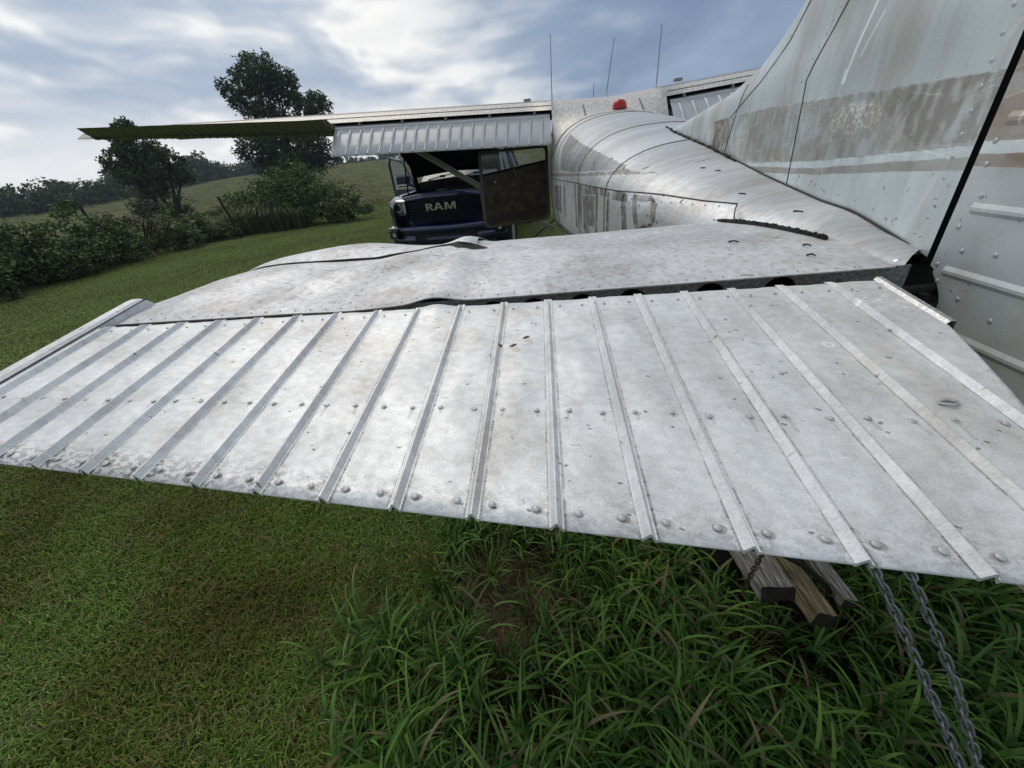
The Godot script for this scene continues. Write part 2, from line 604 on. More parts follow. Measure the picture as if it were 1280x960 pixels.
# z from -2.75 to -0.7, y from 1.15 to 2.175, one millimetre a pixel
func make_fin_texture() -> void:
	tex_begin(2048, 1024, 0.79)
	var at := func(z: float, y: float) -> Vector2: return Vector2((z + 2.75) * 1000.0, (2.175 - y) * 1000.0)
	var streak := nbytes(71, 0.03, 4, 1, 10)
	tex_noise(nbytes(72, 0.003, 3), 0.25, 0.8, 0.07)
	tex_noise(streak, 0.45, 0.8, -0.028, 0.06)
	tex_noise(nbytes(74, 0.005, 4, 1, 3), 0.45, 0.8, -0.045, 0.22)
	tex_noise(nbytes(73, 0.2, 2), 0.2, 0.8, 0.035)
	var patch := nbytes(75, 0.006, 5)
	var worn := nbytes(76, 0.03, 5, 1, 2)
	# wide worn band, then white stripe, then thin grey stripe, then bluish lower skin
	var band := PackedVector2Array([at.call(-1.88, 1.575), at.call(-1.5, 1.578), at.call(-0.7, 1.553), at.call(-0.7, 1.462), at.call(-1.2, 1.436), at.call(-1.86, 1.425)])
	tex_poly(band, -0.075, 0.10, worn, 0.75)
	tex_poly(band, -0.055, 0.18, patch, 0.0)
	tex_poly(band, -0.045, 0.06, worn, 0.0)
	tex_poly(band, 0.05, -0.1, streak, 0.0)
	tex_poly(PackedVector2Array([at.call(-1.89, 1.575), at.call(-1.74, 1.577), at.call(-1.73, 1.50), at.call(-1.83, 1.48), at.call(-1.88, 1.49)]), -0.14, 0.42, worn, 0.25)
	tex_poly(PackedVector2Array([at.call(-1.06, 1.56), at.call(-0.70, 1.553), at.call(-0.70, 1.462), at.call(-0.9, 1.46)]), -0.07, 0.10, worn, 0.2)
	tex_poly(PackedVector2Array([at.call(-2.6, 1.50), at.call(-1.95, 1.54), at.call(-1.95, 1.46), at.call(-2.4, 1.46)]), -0.06, 0.0, streak, 0.4)
	var white := PackedVector2Array([at.call(-1.80, 1.441), at.call(-1.2, 1.434), at.call(-0.7, 1.462), at.call(-0.7, 1.446), at.call(-1.2, 1.419), at.call(-1.78, 1.424)])
	tex_poly(white, 0.10, -0.15, worn, 0.6)
	tex_poly(PackedVector2Array([at.call(-1.7, 1.423), at.call(-1.2, 1.419), at.call(-0.7, 1.446), at.call(-0.7, 1.425), at.call(-1.2, 1.405), at.call(-1.7, 1.405)]), -0.13, 0.25, patch, 0.45)
	tex_poly(PackedVector2Array([at.call(-1.75, 1.404), at.call(-1.2, 1.404), at.call(-0.7, 1.425), at.call(-0.7, 1.16), at.call(-1.75, 1.16)]), 0.07, -0.12)
	# bright rubbed spot and long white scratches
	for k in 420:
		var a := rng.randf() * TAU
		var r := sqrt(rng.randf())
		var c: Vector2 = at.call(-1.09 + cos(a) * r * 0.085, 1.52 + sin(a) * r * 0.03)
		tex_line(c, c + Vector2(rng.randf_range(-5, 5), rng.randf_range(-5, 5)), rng.randf_range(2, 5), rng.randf_range(0.02, 0.09), 0.05)
	tex_line(at.call(-1.10, 1.80), at.call(-1.155, 1.60), 7.0, 0.20)
	tex_line(at.call(-1.155, 1.612), at.call(-1.157, 1.597), 13.0, 0.20)
	tex_line(at.call(-1.09, 1.70), at.call(-1.12, 1.635), 5.0, 0.14)
	for k in 120:
		var z := rng.randf_range(-2.0, -0.72)
		var y := rng.randf_range(1.44, 1.57)
		var l := rng.randf_range(0.01, 0.10)
		var an := rng.randf_range(-0.5, 0.7)
		tex_line(at.call(z, y), at.call(z + l * cos(an), y + l * sin(an) * 0.6), rng.randf_range(0.8, 1.8), rng.randf_range(0.03, 0.10))
	for k in 60:
		var z2 := rng.randf_range(-2.3, -0.75)
		var y2 := rng.randf_range(1.4, 2.1)
		tex_line(at.call(z2, y2), at.call(z2 - 0.03, y2 - rng.randf_range(0.03, 0.2)), rng.randf_range(2, 8), rng.randf_range(-0.03, 0.06), rng.randf_range(0, 0.15))
	for k in 90:
		var c5: Vector2 = at.call(rng.randf_range(-2.2, -0.72), rng.randf_range(1.25, 1.42))
		tex_line(c5, c5 + Vector2(rng.randf_range(-4, 4), rng.randf_range(-6, 6)), rng.randf_range(1, 4), -0.25, 0.2)
	M.fin = metal_from(tex_done(Color(0.94, 0.985, 1.0), Color(0.98, 0.88, 0.77)), tex_rough(0.50, 0.2, 0.85), 0.35)


# z from -0.85 to 0.15, y from 0.95 to 1.95
func make_rudder_texture() -> void:
	tex_begin(1024, 1024, 0.76)
	var at := func(z: float, y: float) -> Vector2: return Vector2((z + 0.85) * 1024.0, (1.95 - y) * 1024.0)
	tex_noise(nbytes(81, 0.004, 3), 0.25, 0.8, 0.06)
	tex_noise(nbytes(82, 0.01, 4), 0.5, 0.8, -0.03, 0.15)
	tex_noise(nbytes(83, 0.2, 2), 0.2, 0.8, 0.03)
	var worn := nbytes(84, 0.02, 5, 2, 1)
	tex_poly(PackedVector2Array([at.call(-0.85, 1.575), at.call(0.15, 1.55), at.call(0.15, 1.47), at.call(-0.85, 1.462)]), -0.14, 0.6, worn, 0.5)
	tex_poly(PackedVector2Array([at.call(-0.85, 1.462), at.call(0.15, 1.47), at.call(0.15, 1.447), at.call(-0.85, 1.445)]), 0.12, -0.1)
	tex_poly(PackedVector2Array([at.call(-0.85, 1.445), at.call(0.15, 1.447), at.call(0.15, 1.43), at.call(-0.85, 1.427)]), -0.17, 0.7, worn, 0.7)
	for k in 60:
		var z := rng.randf_range(-0.8, -0.4)
		var y := rng.randf_range(1.45, 1.57)
		tex_line(at.call(z, y), at.call(z + rng.randf_range(0.01, 0.08), y + rng.randf_range(-0.02, 0.03)), rng.randf_range(0.8, 2), 0.15)
	for k in 50:
		var c: Vector2 = at.call(rng.randf_range(-0.8, 0), rng.randf_range(1, 1.4))
		tex_line(c, c + Vector2(2, 2), rng.randf_range(1.5, 4), -0.2, 0.3)
	M.rudder = metal_from(tex_done(Color(0.955, 0.99, 1.0), Color(0.98, 0.86, 0.76)), tex_rough(0.5, 0.3, 0.85), 0.22)


# z from -5.2 to -0.6 (u), height along the skin (v: y from 0.6 to 2.0)
func make_fuselage_texture() -> void:
	tex_begin(2048, 640, 0.74)
	var at := func(z: float, y: float) -> Vector2: return Vector2((z + 5.2) / 4.6 * tw, (2.0 - y) / 1.4 * th)
	tex_noise(nbytes(91, 0.006, 4), 0.25, 0.8, 0.07)
	tex_noise(nbytes(92, 0.008, 4), 0.55, 0.85, -0.05, 0.18)
	tex_noise(nbytes(93, 0.15, 3), 0.25, 0.75, 0.06)
	var drip := nbytes(94, 0.03, 4, 1, 6)
	tex_noise(drip, 0.55, 0.8, -0.03, 0.12)
	var worn := nbytes(95, 0.02, 5)
	# faded paint: dark wedge above the stripe, stripe, ghost registration letters
	tex_poly(PackedVector2Array([at.call(-4.0, 1.69), at.call(-3.07, 1.57), at.call(-2.06, 1.452), at.call(-2.06, 1.438), at.call(-3.1, 1.42), at.call(-3.75, 1.43)]), -0.24, 0.0, worn, 0.75)
	tex_poly(PackedVector2Array([at.call(-4.7, 1.70), at.call(-4.2, 1.60), at.call(-4.0, 1.42), at.call(-4.7, 1.42)]), -0.10, 0.1, worn, 0.5)
	tex_poly(PackedVector2Array([at.call(-5.2, 1.385), at.call(-2.69, 1.418), at.call(-2.04, 1.437), at.call(-1.75, 1.420), at.call(-1.99, 1.418), at.call(-2.67, 1.403), at.call(-5.2, 1.35)]), -0.22, 0.2, worn, 0.5)
	tex_poly(PackedVector2Array([at.call(-5.2, 1.34), at.call(-3.43, 1.352), at.call(-1.85, 1.358), at.call(-1.26, 1.344), at.call(-1.17, 1.30), at.call(-1.2, 1.15), at.call(-5.2, 0.8)]), 0.06)
	var ink := -0.33
	var strokes := [
		[-4.439, 1.284, -3.75, 1.309, -3.80, 1.081, -4.425, 1.071], [-3.6, 1.338, -3.486, 1.338, -3.519, 1.087, -3.62, 1.071],
		[-3.034, 1.348, -2.949, 1.351, -2.894, 1.083, -2.985, 1.071], [-2.85, 1.35, -2.70, 1.353, -2.757, 1.095, -2.836, 1.149],
		[-2.70, 1.353, -2.303, 1.356, -2.29, 1.323, -2.69, 1.303], [-2.688, 1.30, -2.342, 1.312, -2.338, 1.16, -2.659, 1.119],
		[-2.302, 1.354, -2.263, 1.356, -2.282, 1.11, -2.339, 1.101], [-2.24, 1.357, -2.054, 1.358, -2.029, 1.328, -2.224, 1.323],
		[-2.078, 1.35, -2.035, 1.352, -2.031, 1.153, -2.082, 1.145], [-2.01, 1.357, -1.833, 1.355, -1.796, 1.32, -1.981, 1.321],
		[-1.863, 1.348, -1.819, 1.35, -1.78, 1.194, -1.83, 1.186], [-1.777, 1.352, -1.735, 1.351, -1.672, 1.22, -1.705, 1.211],
		[-1.74, 1.354, -1.653, 1.352, -1.596, 1.334, -1.71, 1.330], [-1.625, 1.340, -1.582, 1.33, -1.552, 1.265, -1.59, 1.266],
		[-1.679, 1.240, -1.563, 1.265, -1.593, 1.23, -1.683, 1.214], [-2.688, 1.12, -2.479, 1.134, -2.513, 1.089, -2.614, 1.084]]
	for q in strokes:
		tex_poly(PackedVector2Array([at.call(q[0], q[1]), at.call(q[2], q[3]), at.call(q[4], q[5]), at.call(q[6], q[7])]), ink, 0.25, worn, 0.45)
	tex_poly(PackedVector2Array([at.call(-5.2, 0.90), at.call(-3.77, 0.975), at.call(-2.4, 1.03), at.call(-2.4, 1.0), at.call(-5.2, 0.82)]), -0.35, 0.3, worn, 0.6)
	tex_poly(PackedVector2Array([at.call(-1.21, 1.305), at.call(-1.215, 1.332), at.call(-1.155, 1.305)]), -0.2, 0.1, worn, 0.4)
	for k in 40:
		var c: Vector2 = at.call(rng.randf_range(-2.6, -0.7), rng.randf_range(1.25, 1.6))
		tex_line(c, c + Vector2(rng.randf_range(-7, 7), rng.randf_range(-3, 3)), rng.randf_range(1, 3), -0.5, 0.2)
	M.fuselage = metal_from(tex_done(Color(0.97, 0.985, 1.0), Color(0.98, 0.90, 0.80)), tex_rough(0.52, 0.3, 0.9), 0.50)
	bump(M.fuselage, noise_tex(96, 0.09, 3, Color(0, 0, 0), Color(1, 1, 1)), 0.09)
	M.fuselage.uv1_scale = Vector3(1, 1, 1)


# ------------------------------------------------------------------ the airplane
const PO := Vector3(0.745, 0.0, -5.6)   # ground point under the cabin


func part(called: String, mesh: Mesh, m: Material, parent: Node3D = null) -> MeshInstance3D:
	# a part of the airplane whose mesh is written in world metres
	var o := put(called, mesh, m, parent if parent else plane)
	if parent == null or parent == plane:
		o.position = -PO
	return o


func build_airplane() -> void:
	plane = thing("airplane", "weathered bare aluminium high-wing airplane seen from its tail, with a red beacon on the roof", "airplane", PO)
	build_fuselage()
	build_fin_and_rudder()
	build_stabilizer()
	build_elevator()
	build_wings()
	build_cabin_bits()


# elevator surface: i counts the pressed ribs from the tip, t runs along the chord
func ev(i: float, t: float, up := 0.0) -> Vector3:
	var k := 1.0 + 0.0259 * (i - 9.0)
	var p := Vector3(-0.154, 1.281, -0.690) + Vector3(0.0807, -0.0011, 0.0002) * (i - 9.0) + Vector3(-0.0066, -0.0675, 0.4262) * (k * t)
	return p + Vector3(0, 0.988, 0.155) * up


func build_elevator() -> void:
	var el := st0()
	# underside, rounded nose and ends
	var rows := []
	for q in [[-0.005, -0.004], [-0.035, -0.018], [-0.05, -0.04], [-0.03, -0.062], [0.03, -0.075], [0.4, -0.05], [0.995, -0.004]]:
		var row := PackedVector3Array()
		for n in 40:
			var i := lerpf(-0.3, 17.95, n / 39.0)
			var t: float = q[0]
			if i > 12.0:
				t = minf(t, cut_t(i))
			row.append(ev(i, t, q[1]))
		rows.append(row)
	grid(el, rows)
	var elevator := part("elevator", done(el), M.metal_dull)
	var lean := noise(201, 2.0, 3)
	for n in range(-1, 18):
		var a := n + 0.085
		var b := n + 0.915
		if n == -1:
			a = -0.40
			b = -0.085
		var s := st0()
		var pr := []
		var uv := []
		var nu := 9
		var nv := 26
		for y in nv + 1:
			var row := PackedVector3Array()
			var ur := PackedVector2Array()
			for x in nu + 1:
				var i := lerpf(a, b, float(x) / nu)
				var tmax := cut_t(i) if i > 11.9 else 1.0
				var t := lerpf(0.0, tmax, float(y) / nv)
				var edge := sin(PI * float(x) / nu)
				var up := 0.0018 * edge * sin(PI * clampf(t * 1.05, 0, 1))
				up += lean.get_noise_2d(i * 0.45, t * 2.2) * 0.0028 * edge
				if n == 8 or n == 7:
					up += 0.006 * exp(-pow((i - 8.4) / 0.35, 2)) * exp(-pow(t / 0.08, 2))
				row.append(ev(i, t, up))
				ur.append(Vector2((i + 1.5) / 20.0, t))
			if y == 0:
				var nose := PackedVector3Array()
				var nu2 := PackedVector2Array()
				for x in nu + 1:
					var i := lerpf(a, b, float(x) / nu)
					nose.append(ev(i, -0.018, -0.006))
					nu2.append(Vector2((i + 1.5) / 20.0, 0))
				pr.append(nose)
				uv.append(nu2)
			pr.append(row)
			uv.append(ur)
		var lip := PackedVector3Array()
		for x in nu + 1:
			var i2 := lerpf(a, b, float(x) / nu)
			lip.append(ev(i2, (cut_t(i2) if i2 > 11.9 else 1.0) + 0.001, -0.0022))
		pr.append(lip)
		uv.append(uv[-1])
		grid(s, pr, uv)
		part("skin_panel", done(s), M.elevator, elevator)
	for n in 18:
		var s := st0()
		var pr := []
		var uv := []
		var tm := cut_t(n) if n > 11 else 1.0
		for y in 27:
			var t := lerpf(-0.012, tm, y / 26.0)
			var wide := lerpf(0.050, 0.066, smoothstep(0.0, 0.5, t))
			var hi := 0.0080 * smoothstep(-0.012, 0.03, t)
			if n == 8:
				hi *= 1.0 - 0.5 * exp(-pow((t - 0.03) / 0.03, 2))
			var row := PackedVector3Array()
			var ur := PackedVector2Array()
			for q in [[-0.086, 0.0], [-wide, 0.0006], [-0.009, 0.96], [0.009, 0.96], [wide, 0.0006], [0.086, 0.0]]:
				var up: float = q[1] * hi if absf(q[1]) > 0.01 else 0.0002
				row.append(ev(n + q[0], t, up))
				ur.append(Vector2((n + 0.46 + q[0] + 1.5) / 20.0, clampf(t * 0.86, 0, 1)))
			pr.append(row)
			uv.append(ur)
		var shut := PackedVector3Array()
		for q in [[-0.086, -0.004], [-0.06, -0.004], [-0.009, 0.0034], [0.009, 0.0034], [0.06, -0.004], [0.086, -0.004]]:
			shut.append(ev(n + q[0], tm + 0.001, q[1]))
		pr.append(shut)
		uv.append(uv[-1])
		grid(s, pr, uv, false)
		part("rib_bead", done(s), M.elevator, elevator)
	# turned-up strip that closes the tip, with the balance horn reaching ahead of the hinge
	var tip := st0()
	var tr := []
	var tu := []
	for y in 30:
		var t := lerpf(-0.42, 1.0, y / 29.0)
		var row := PackedVector3Array()
		var ur := PackedVector2Array()
		var nose := smoothstep(-0.42, -0.36, t)
		for q in [[-0.40, -0.02], [-0.405, 0.004], [-0.46, 0.0085], [-0.72, 0.0085], [-0.78, 0.004], [-0.98, -0.001], [-1.06, -0.015], [-1.06, -0.05]]:
			row.append(ev(q[0], t, q[1] * lerpf(0.4, 1.0, nose) - (1.0 - nose) * 0.012))
			ur.append(Vector2((q[0] + 1.5) / 20.0, clampf(0.3 + t * 0.6, 0, 1)))
		tr.append(row)
		tu.append(ur)
	grid(tip, tr, tu, false)
	part("tip_strip", done(tip), M.elevator, elevator)
	var tipseam := st0()
	tube(tipseam, line(ev(-0.4, -0.40, 0.003), ev(-0.4, 1.0, 0.0015), 4), 0.0012, -1, 5)
	part("tip_seam", done(tipseam), M.seam, elevator)
	# inboard edge flange beside the rudder
	var fl := st0()
	var f0 := []
	for q in [[17.90, 0.0, 0.0], [17.95, 0.0, 0.0045], [18.04, 0.0, 0.0045], [18.08, 0.0, -0.012]]:
		var row := PackedVector3Array()
		for y in 10:
			row.append(ev(q[0], lerpf(-0.01, cut_t(18.0), y / 9.0), q[2]))
		f0.append(row)
	grid(fl, f0, [], false)
	part("root_flange", done(fl), M.flap, elevator)
	# rivets: small row at the hinge, mid row, large row at the trailing edge
	var d := dome()
	var spots := []
	for n in range(-1, 18):
		for o in [0.24, 0.76]:
			var i: float = n + o + rng.randf_range(-0.03, 0.03)
			if i < -0.2:
				continue
			var tm := cut_t(i) if i > 11.9 else 1.0
			spots.append([i, 0.055, 0.0023])
			if tm > 0.75:
				spots.append([i, 0.655 + rng.randf_range(-0.006, 0.006), 0.0031])
			if tm > 0.95:
				spots.append([i, 0.962, 0.0035])
	for q in [[14.42, 0.33, 0.0035], [14.62, 0.49, 0.0036], [14.4, 0.21, 0.0025], [16.9, 0.30, 0.0025], [17.45, 0.62, 0.0036], [15.5, 0.962, 0.0042], [14.45, 0.51, 0.002]]:
		spots.append(q)
	for q in spots:
		var r := part("rivet", d, M.rivet if q[2] > 0.003 else M.rivet_dull, elevator)
		var p := ev(q[0], q[1], 0.0016)
		r.transform = Transform3D(frame_of(Vector3(rng.randf_range(-0.08, 0.08), 0.988, 0.155).normalized()).scaled(Vector3.ONE * q[2]), p)
	# torn metal tab standing out of the skin
	var tab := st0()
	var tc := ev(17.0, 0.0)
	tc = ev(16.4, 0.60, 0.003)
	var tp := []
	for y in 4:
		var row := PackedVector3Array()
		for x in 7:
			var a := PI * x / 6.0
			row.append(tc + Vector3(cos(a) * 0.010 * (1.0 - y * 0.18), 0.003 * sin(y * 0.8), -sin(a) * 0.006 * (1.0 - y * 0.18)))
		tp.append(row)
	grid(tab, tp)
	tube(tab, PackedVector3Array([tc + Vector3(-0.010, 0, 0), tc + Vector3(0, 0.001, 0.006), tc + Vector3(0.010, 0, 0.001)]), 0.0015, -1, 5)
	part("torn_tab", done(tab), M.screw, elevator)


func cut_t(i: float) -> float:
	# the inboard corner is cut away for rudder travel
	if i <= 16.4:
		return 1.0
	if i >= 17.93:
		return 0.275
	return lerpf(0.275, 1.0, pow((17.93 - i) / 1.53, 0.95))


func stab_le(x: float) -> float:
	if x > -0.5:
		return -1.475
	var q := clampf((-0.5 - x) / 0.435, 0.0, 1.0)
	return -0.93 - 0.545 * sqrt(1.0 - q * q)


func stab_y(x: float, z: float) -> float:
	var zle := stab_le(x)
	var s := clampf((-0.725 - z) / (-0.725 - zle), 0.0, 1.0)
	var yte := 1.2815 + 0.0095 * smoothstep(0.07, 0.0, absf(x + 0.215)) - 0.004 * smoothstep(0.16, 0.0, absf(x + 0.39)) + 0.005 * smoothstep(-0.5, -0.95, x)
	var th0 := 0.026 * smoothstep(-0.96, -0.80, x) + 0.006 * smoothstep(0.15, -0.3, x)
	var y := yte + th0 * pow(sin(PI * pow(s, 0.92)), 0.9) * (1.0 - 0.1 * s)
	y -= 0.03 * pow(s, 6.0)
	# buckled skin: folds running back from the damaged leading edge, shallow waves elsewhere
	var a := Vector2(-0.17, -1.16)
	var b := Vector2(-0.52, -0.80)
	y -= 0.019 * fold(Vector2(x, z), a, b, 0.035) - 0.009 * fold(Vector2(x + 0.07, z + 0.04), a, b, 0.05)
	y -= 0.011 * fold(Vector2(x, z), Vector2(-0.47, -1.10), Vector2(-0.76, -0.84), 0.05)
	y += 0.004 * fold(Vector2(x, z), Vector2(-0.2, -0.80), Vector2(-0.10, -0.95), 0.06)
	return y


func fold(p: Vector2, a: Vector2, b: Vector2, w: float) -> float:
	var d := b - a
	var t := (p - a).dot(d) / d.length_squared()
	var e := p.distance_to(a + d * clampf(t, 0.0, 1.0)) / w
	return exp(-e * e) * (1.0 - 0.75 * clampf(t, 0.0, 1.0))


func build_stabilizer() -> void:
	var wav := noise(211, 5.0, 3)
	var s := st0()
	var rows := []
	var uv := []
	var nx := 100
	var ns := 34
	for j in ns + 1:
		var row := PackedVector3Array()
		var ur := PackedVector2Array()
		for i in nx + 1:
			var x := lerpf(0.62, -0.928, float(i) / nx)
			var sv := float(j) / ns
			var z := lerpf(-0.725, stab_le(x), sv)
			row.append(Vector3(x, stab_y(x, z) + wav.get_noise_2d(x, z) * 0.003 * sin(PI * sv), z))
			ur.append(Vector2((x + 0.95) / 1.6, (z + 1.5) / 0.80))
		rows.append(row)
		uv.append(ur)
	grid(s, rows, uv)
	# return lip of the skin and the underside
	var lower := []
	for j in 12:
		var row := PackedVector3Array()
		for i in nx + 1:
			var x := lerpf(0.62, -0.928, float(i) / nx)
			var sv := j / 11.0
			var z := lerpf(-0.745, stab_le(x), sv)
			row.append(Vector3(x, lerpf(1.21, stab_y(x, stab_le(x)), pow(sv, 3.0)) - 0.012 * sin(PI * sv), z))
		lower.append(row)
	var uv2 := []
	for r in lower:
		var ur := PackedVector2Array()
		for p in r:
			ur.append(Vector2((p.x + 0.95) / 1.6, (p.z + 1.4) / 0.72))
		uv2.append(ur)
	grid(s, lower, uv2)
	var edge := []
	var eu := []
	for k in 2:
		var row := PackedVector3Array()
		var ur := PackedVector2Array()
		for i in nx + 1:
			var x := lerpf(0.62, -0.928, float(i) / nx)
			row.append(Vector3(x, stab_y(x, -0.725) - k * 0.0022, -0.725 - k * 0.0005))
			ur.append(Vector2((x + 0.95) / 1.6, 0.94))
		edge.append(row)
		eu.append(ur)
	grid(s, edge, eu)
	var stab := part("stabilizer", done(s), M.stab)
	# rear spar with lightening holes, seen in the gap ahead of the elevator
	var web := st0()
	var poly := PackedVector2Array([Vector2(0.66, 1.276), Vector2(-0.92, 1.284), Vector2(-0.92, 1.20), Vector2(0.66, 1.20)])
	var to3 := func(p: Vector2, t: float) -> Vector3: return Vector3(p.x, p.y, t)
	var holes := []
	for h in [[-0.46, 0.026], [-0.39, 0.024], [-0.30, 0.026], [-0.21, 0.026], [-0.10, 0.028], [-0.02, 0.028], [0.075, 0.029], [0.17, 0.031], [0.315, 0.031], [0.44, 0.033]]:
		holes.append([h[0], 1.243, h[1]])
	# web built as strips between the holes so that they are really open
	var xs := [-0.92]
	for h in holes:
		xs.append(h[0] - h[2])
		xs.append(h[0] + h[2])
	xs.append(0.66)
	web.set_smooth_group(-1)
	for k in range(0, xs.size(), 2):
		slab(web, PackedVector2Array([Vector2(xs[k], 1.278), Vector2(xs[k + 1], 1.278), Vector2(xs[k + 1], 1.20), Vector2(xs[k], 1.20)]), to3, -0.742, -0.744)
	for h in holes:
		for sg in [-1.0, 1.0]:
			var arc := PackedVector2Array()
			for q in 9:
				var a := PI * q / 8.0
				arc.append(Vector2(h[0] - cos(a) * h[2], h[1] + sg * sin(a) * h[2]))
			arc.append(Vector2(h[0] + h[2], 1.278 if sg > 0 else 1.20))
			arc.append(Vector2(h[0] - h[2], 1.278 if sg > 0 else 1.20))
			slab(web, arc, to3, -0.742, -0.744)
		var ringp := PackedVector3Array()
		for q in 17:
			ringp.append(Vector3(h[0] + cos(TAU * q / 16) * (h[2] + 0.001), h[1] + sin(TAU * q / 16) * (h[2] + 0.001), -0.7415))
		tube(web, ringp, 0.0024, -1, 5, false)
	part("rear_spar", done(web), M.metal_dull, stab)
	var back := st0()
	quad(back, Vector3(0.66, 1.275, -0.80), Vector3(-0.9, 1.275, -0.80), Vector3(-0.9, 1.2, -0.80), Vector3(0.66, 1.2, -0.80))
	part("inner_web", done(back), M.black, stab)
	# loose leading edge skin with its buckled end
	var le := st0()
	var lr := []
	var lu := []
	for j in 15:
		var row := PackedVector3Array()
		var ur := PackedVector2Array()
		for i in 61:
			var x := lerpf(-0.185, -0.925, i / 60.0)
			var zs := lerpf(-1.165, -1.10, smoothstep(-0.25, -0.7, x)) + 0.012 * sin(x * 19.0)
			zs = maxf(zs, stab_le(x) + 0.0)
			if x < -0.86:
				zs = lerpf(zs, stab_le(x) + 0.02, smoothstep(-0.86, -0.925, x))
			var q := j / 14.0
			var z := lerpf(zs, stab_le(x) - 0.003, q)
			var lift := 0.026 * exp(-pow((x + 0.58) / 0.17, 2)) + 0.012 * exp(-pow((x + 0.80) / 0.12, 2))
			lift *= sin(PI * clampf(q * 1.3, 0.0, 1.0))
			var lip := 0.004 + 0.007 * exp(-pow((x + 0.20) / 0.035, 2)) * (1.0 - q)
			row.append(Vector3(x, stab_y(x, clampf(z, stab_le(x), -0.7)) + lip + lift, z))
			ur.append(Vector2((x + 0.95) / 1.6, (z + 1.5) / 0.80))
		lr.append(row)
		lu.append(ur)
	grid(le, lr, lu)
	part("leading_edge_skin", done(le), M.stab, stab)
	var lap := st0()
	var lp := PackedVector3Array()
	for i in 61:
		var p: Vector3 = lr[0][i]
		lp.append(p + Vector3(0, -0.0025, 0.001))
	tube(lap, lp, 0.0022, -1, 5)
	part("lap_gap", done(lap), M.black, stab)
	var crease := st0()
	var c0 := Vector3(-0.205, 0, -1.03)
	var cp := []
	for q in [[-0.28, -1.150, 0.001], [-0.235, -1.155, 0.008], [-0.205, -1.16, 0.011], [-0.15, -1.17, 0.002]]:
		cp.append(Vector3(q[0], stab_y(q[0], q[1]) + q[2], q[1]))
	var cb := []
	for q in [[-0.28, -1.145, 0.0], [-0.235, -1.135, 0.001], [-0.20, -1.14, 0.001], [-0.15, -1.155, 0.0015]]:
		cb.append(Vector3(q[0], stab_y(q[0], q[1]) + q[2], q[1]))
	grid(crease, [PackedVector3Array(cp), PackedVector3Array(cb)])
	part("split_crease", done(crease), M.seam, stab)
	# small rivets along the trailing edge and the rib lines, joined: too small to pick apart
	var d := dome(7)
	var rv := st0()
	for k in 46:
		var x := lerpf(0.56, -0.90, k / 45.0)
		rivet_at(rv, d, Vector3(x, stab_y(x, -0.737) + 0.0004, -0.737), Vector3(0, 1, 0.1), 0.0022)
	for x in [-0.83, -0.62, -0.40, -0.12, 0.1, 0.32]:
		for k in 9:
			var z := lerpf(-0.76, -1.02, k / 8.0)
			rivet_at(rv, d, Vector3(x, stab_y(x, z) + 0.0006, z), Vector3(0, 1, 0), 0.0020)
	var rvo := part("rivets", done(rv), M.rivet, stab)
	rvo.set_meta("kind", "stuff")
	# flakes of bark and old drips lying on the skin
	for q in [[0.43, -0.93, 0.010], [0.545, -0.86, 0.007], [0.52, -0.80, 0.007]]:
		var c := Vector3(q[0], stab_y(q[0], q[1]) + 0.003, q[1])
		var fk := st0()
		tube(fk, PackedVector3Array([c - Vector3(q[2], 0, 0.002), c + Vector3(0, 0.002, 0), c + Vector3(q[2], -0.001, 0.003)]), 0.0022, 0.0012, 5)
		part("bark_flake", done(fk), M.black, stab)
	# right half of the tailplane, beyond the fin
	var rt := st0()
	var rr := []
	var ru := []
	for q in [[-0.20, 0.0], [-0.72, 0.0], [-0.9, 0.028], [-1.1, 0.036], [-1.25, 0.02], [-1.345, -0.025], [-1.1, -0.06], [-0.75, -0.07], [-0.20, -0.075]]:
		var row := PackedVector3Array()
		var ur := PackedVector2Array()
		for i in 13:
			var x := lerpf(0.92, 2.4, i / 12.0)
			var sh := smoothstep(1.9, 2.4, x)
			row.append(Vector3(x, 1.281 + q[1] + (-0.07 if q[0] > -0.3 else 0.0), lerpf(q[0], -0.85, 0.45 * sh * sh)))
			ur.append(Vector2((x - 0.9) / 1.6, (q[0] + 1.4) / 1.3))
		rr.append(row)
		ru.append(ur)
	grid(rt, rr, ru)
	part("right_tailplane", done(rt), M.stab)


func rivet_at(s: SurfaceTool, d: Mesh, p: Vector3, n: Vector3, r: float) -> void:
	s.append_from(d, 0, Transform3D(frame_of(n.normalized()).scaled(Vector3.ONE * r), p))


const FZ := [-0.70, -0.78, -0.85, -1.0, -1.12, -1.4, -1.9, -2.6, -3.4, -4.2, -4.7, -5.4, -6.1, -6.6, -7.1, -7.75, -7.95]
const FW := [0.07, 0.125, 0.155, 0.187, 0.215, 0.285, 0.40, 0.46, 0.52, 0.565, 0.58, 0.58, 0.57, 0.54, 0.48, 0.40, 0.22]
const FT := [1.262, 1.275, 1.297, 1.335, 1.348, 1.395, 1.49, 1.60, 1.72, 1.82, 1.87, 1.95, 1.95, 1.62, 1.52, 1.42, 1.28]
const FC := [1.19, 1.20, 1.20, 1.205, 1.21, 1.235, 1.29, 1.33, 1.38, 1.42, 1.44, 1.50, 1.45, 1.25, 1.18, 1.12, 1.10]
const FB := [1.10, 1.08, 1.06, 1.03, 1.00, 0.96, 0.90, 0.84, 0.77, 0.70, 0.67, 0.65, 0.66, 0.70, 0.76, 0.84, 0.95]


func fz(a: Array, z: float) -> float:
	for k in FZ.size() - 1:
		if z <= FZ[k] and z >= FZ[k + 1]:
			var t: float = (z - FZ[k]) / (FZ[k + 1] - FZ[k])
			return lerpf(a[k], a[k + 1], t)
	return a[0] if z > FZ[0] else a[-1]


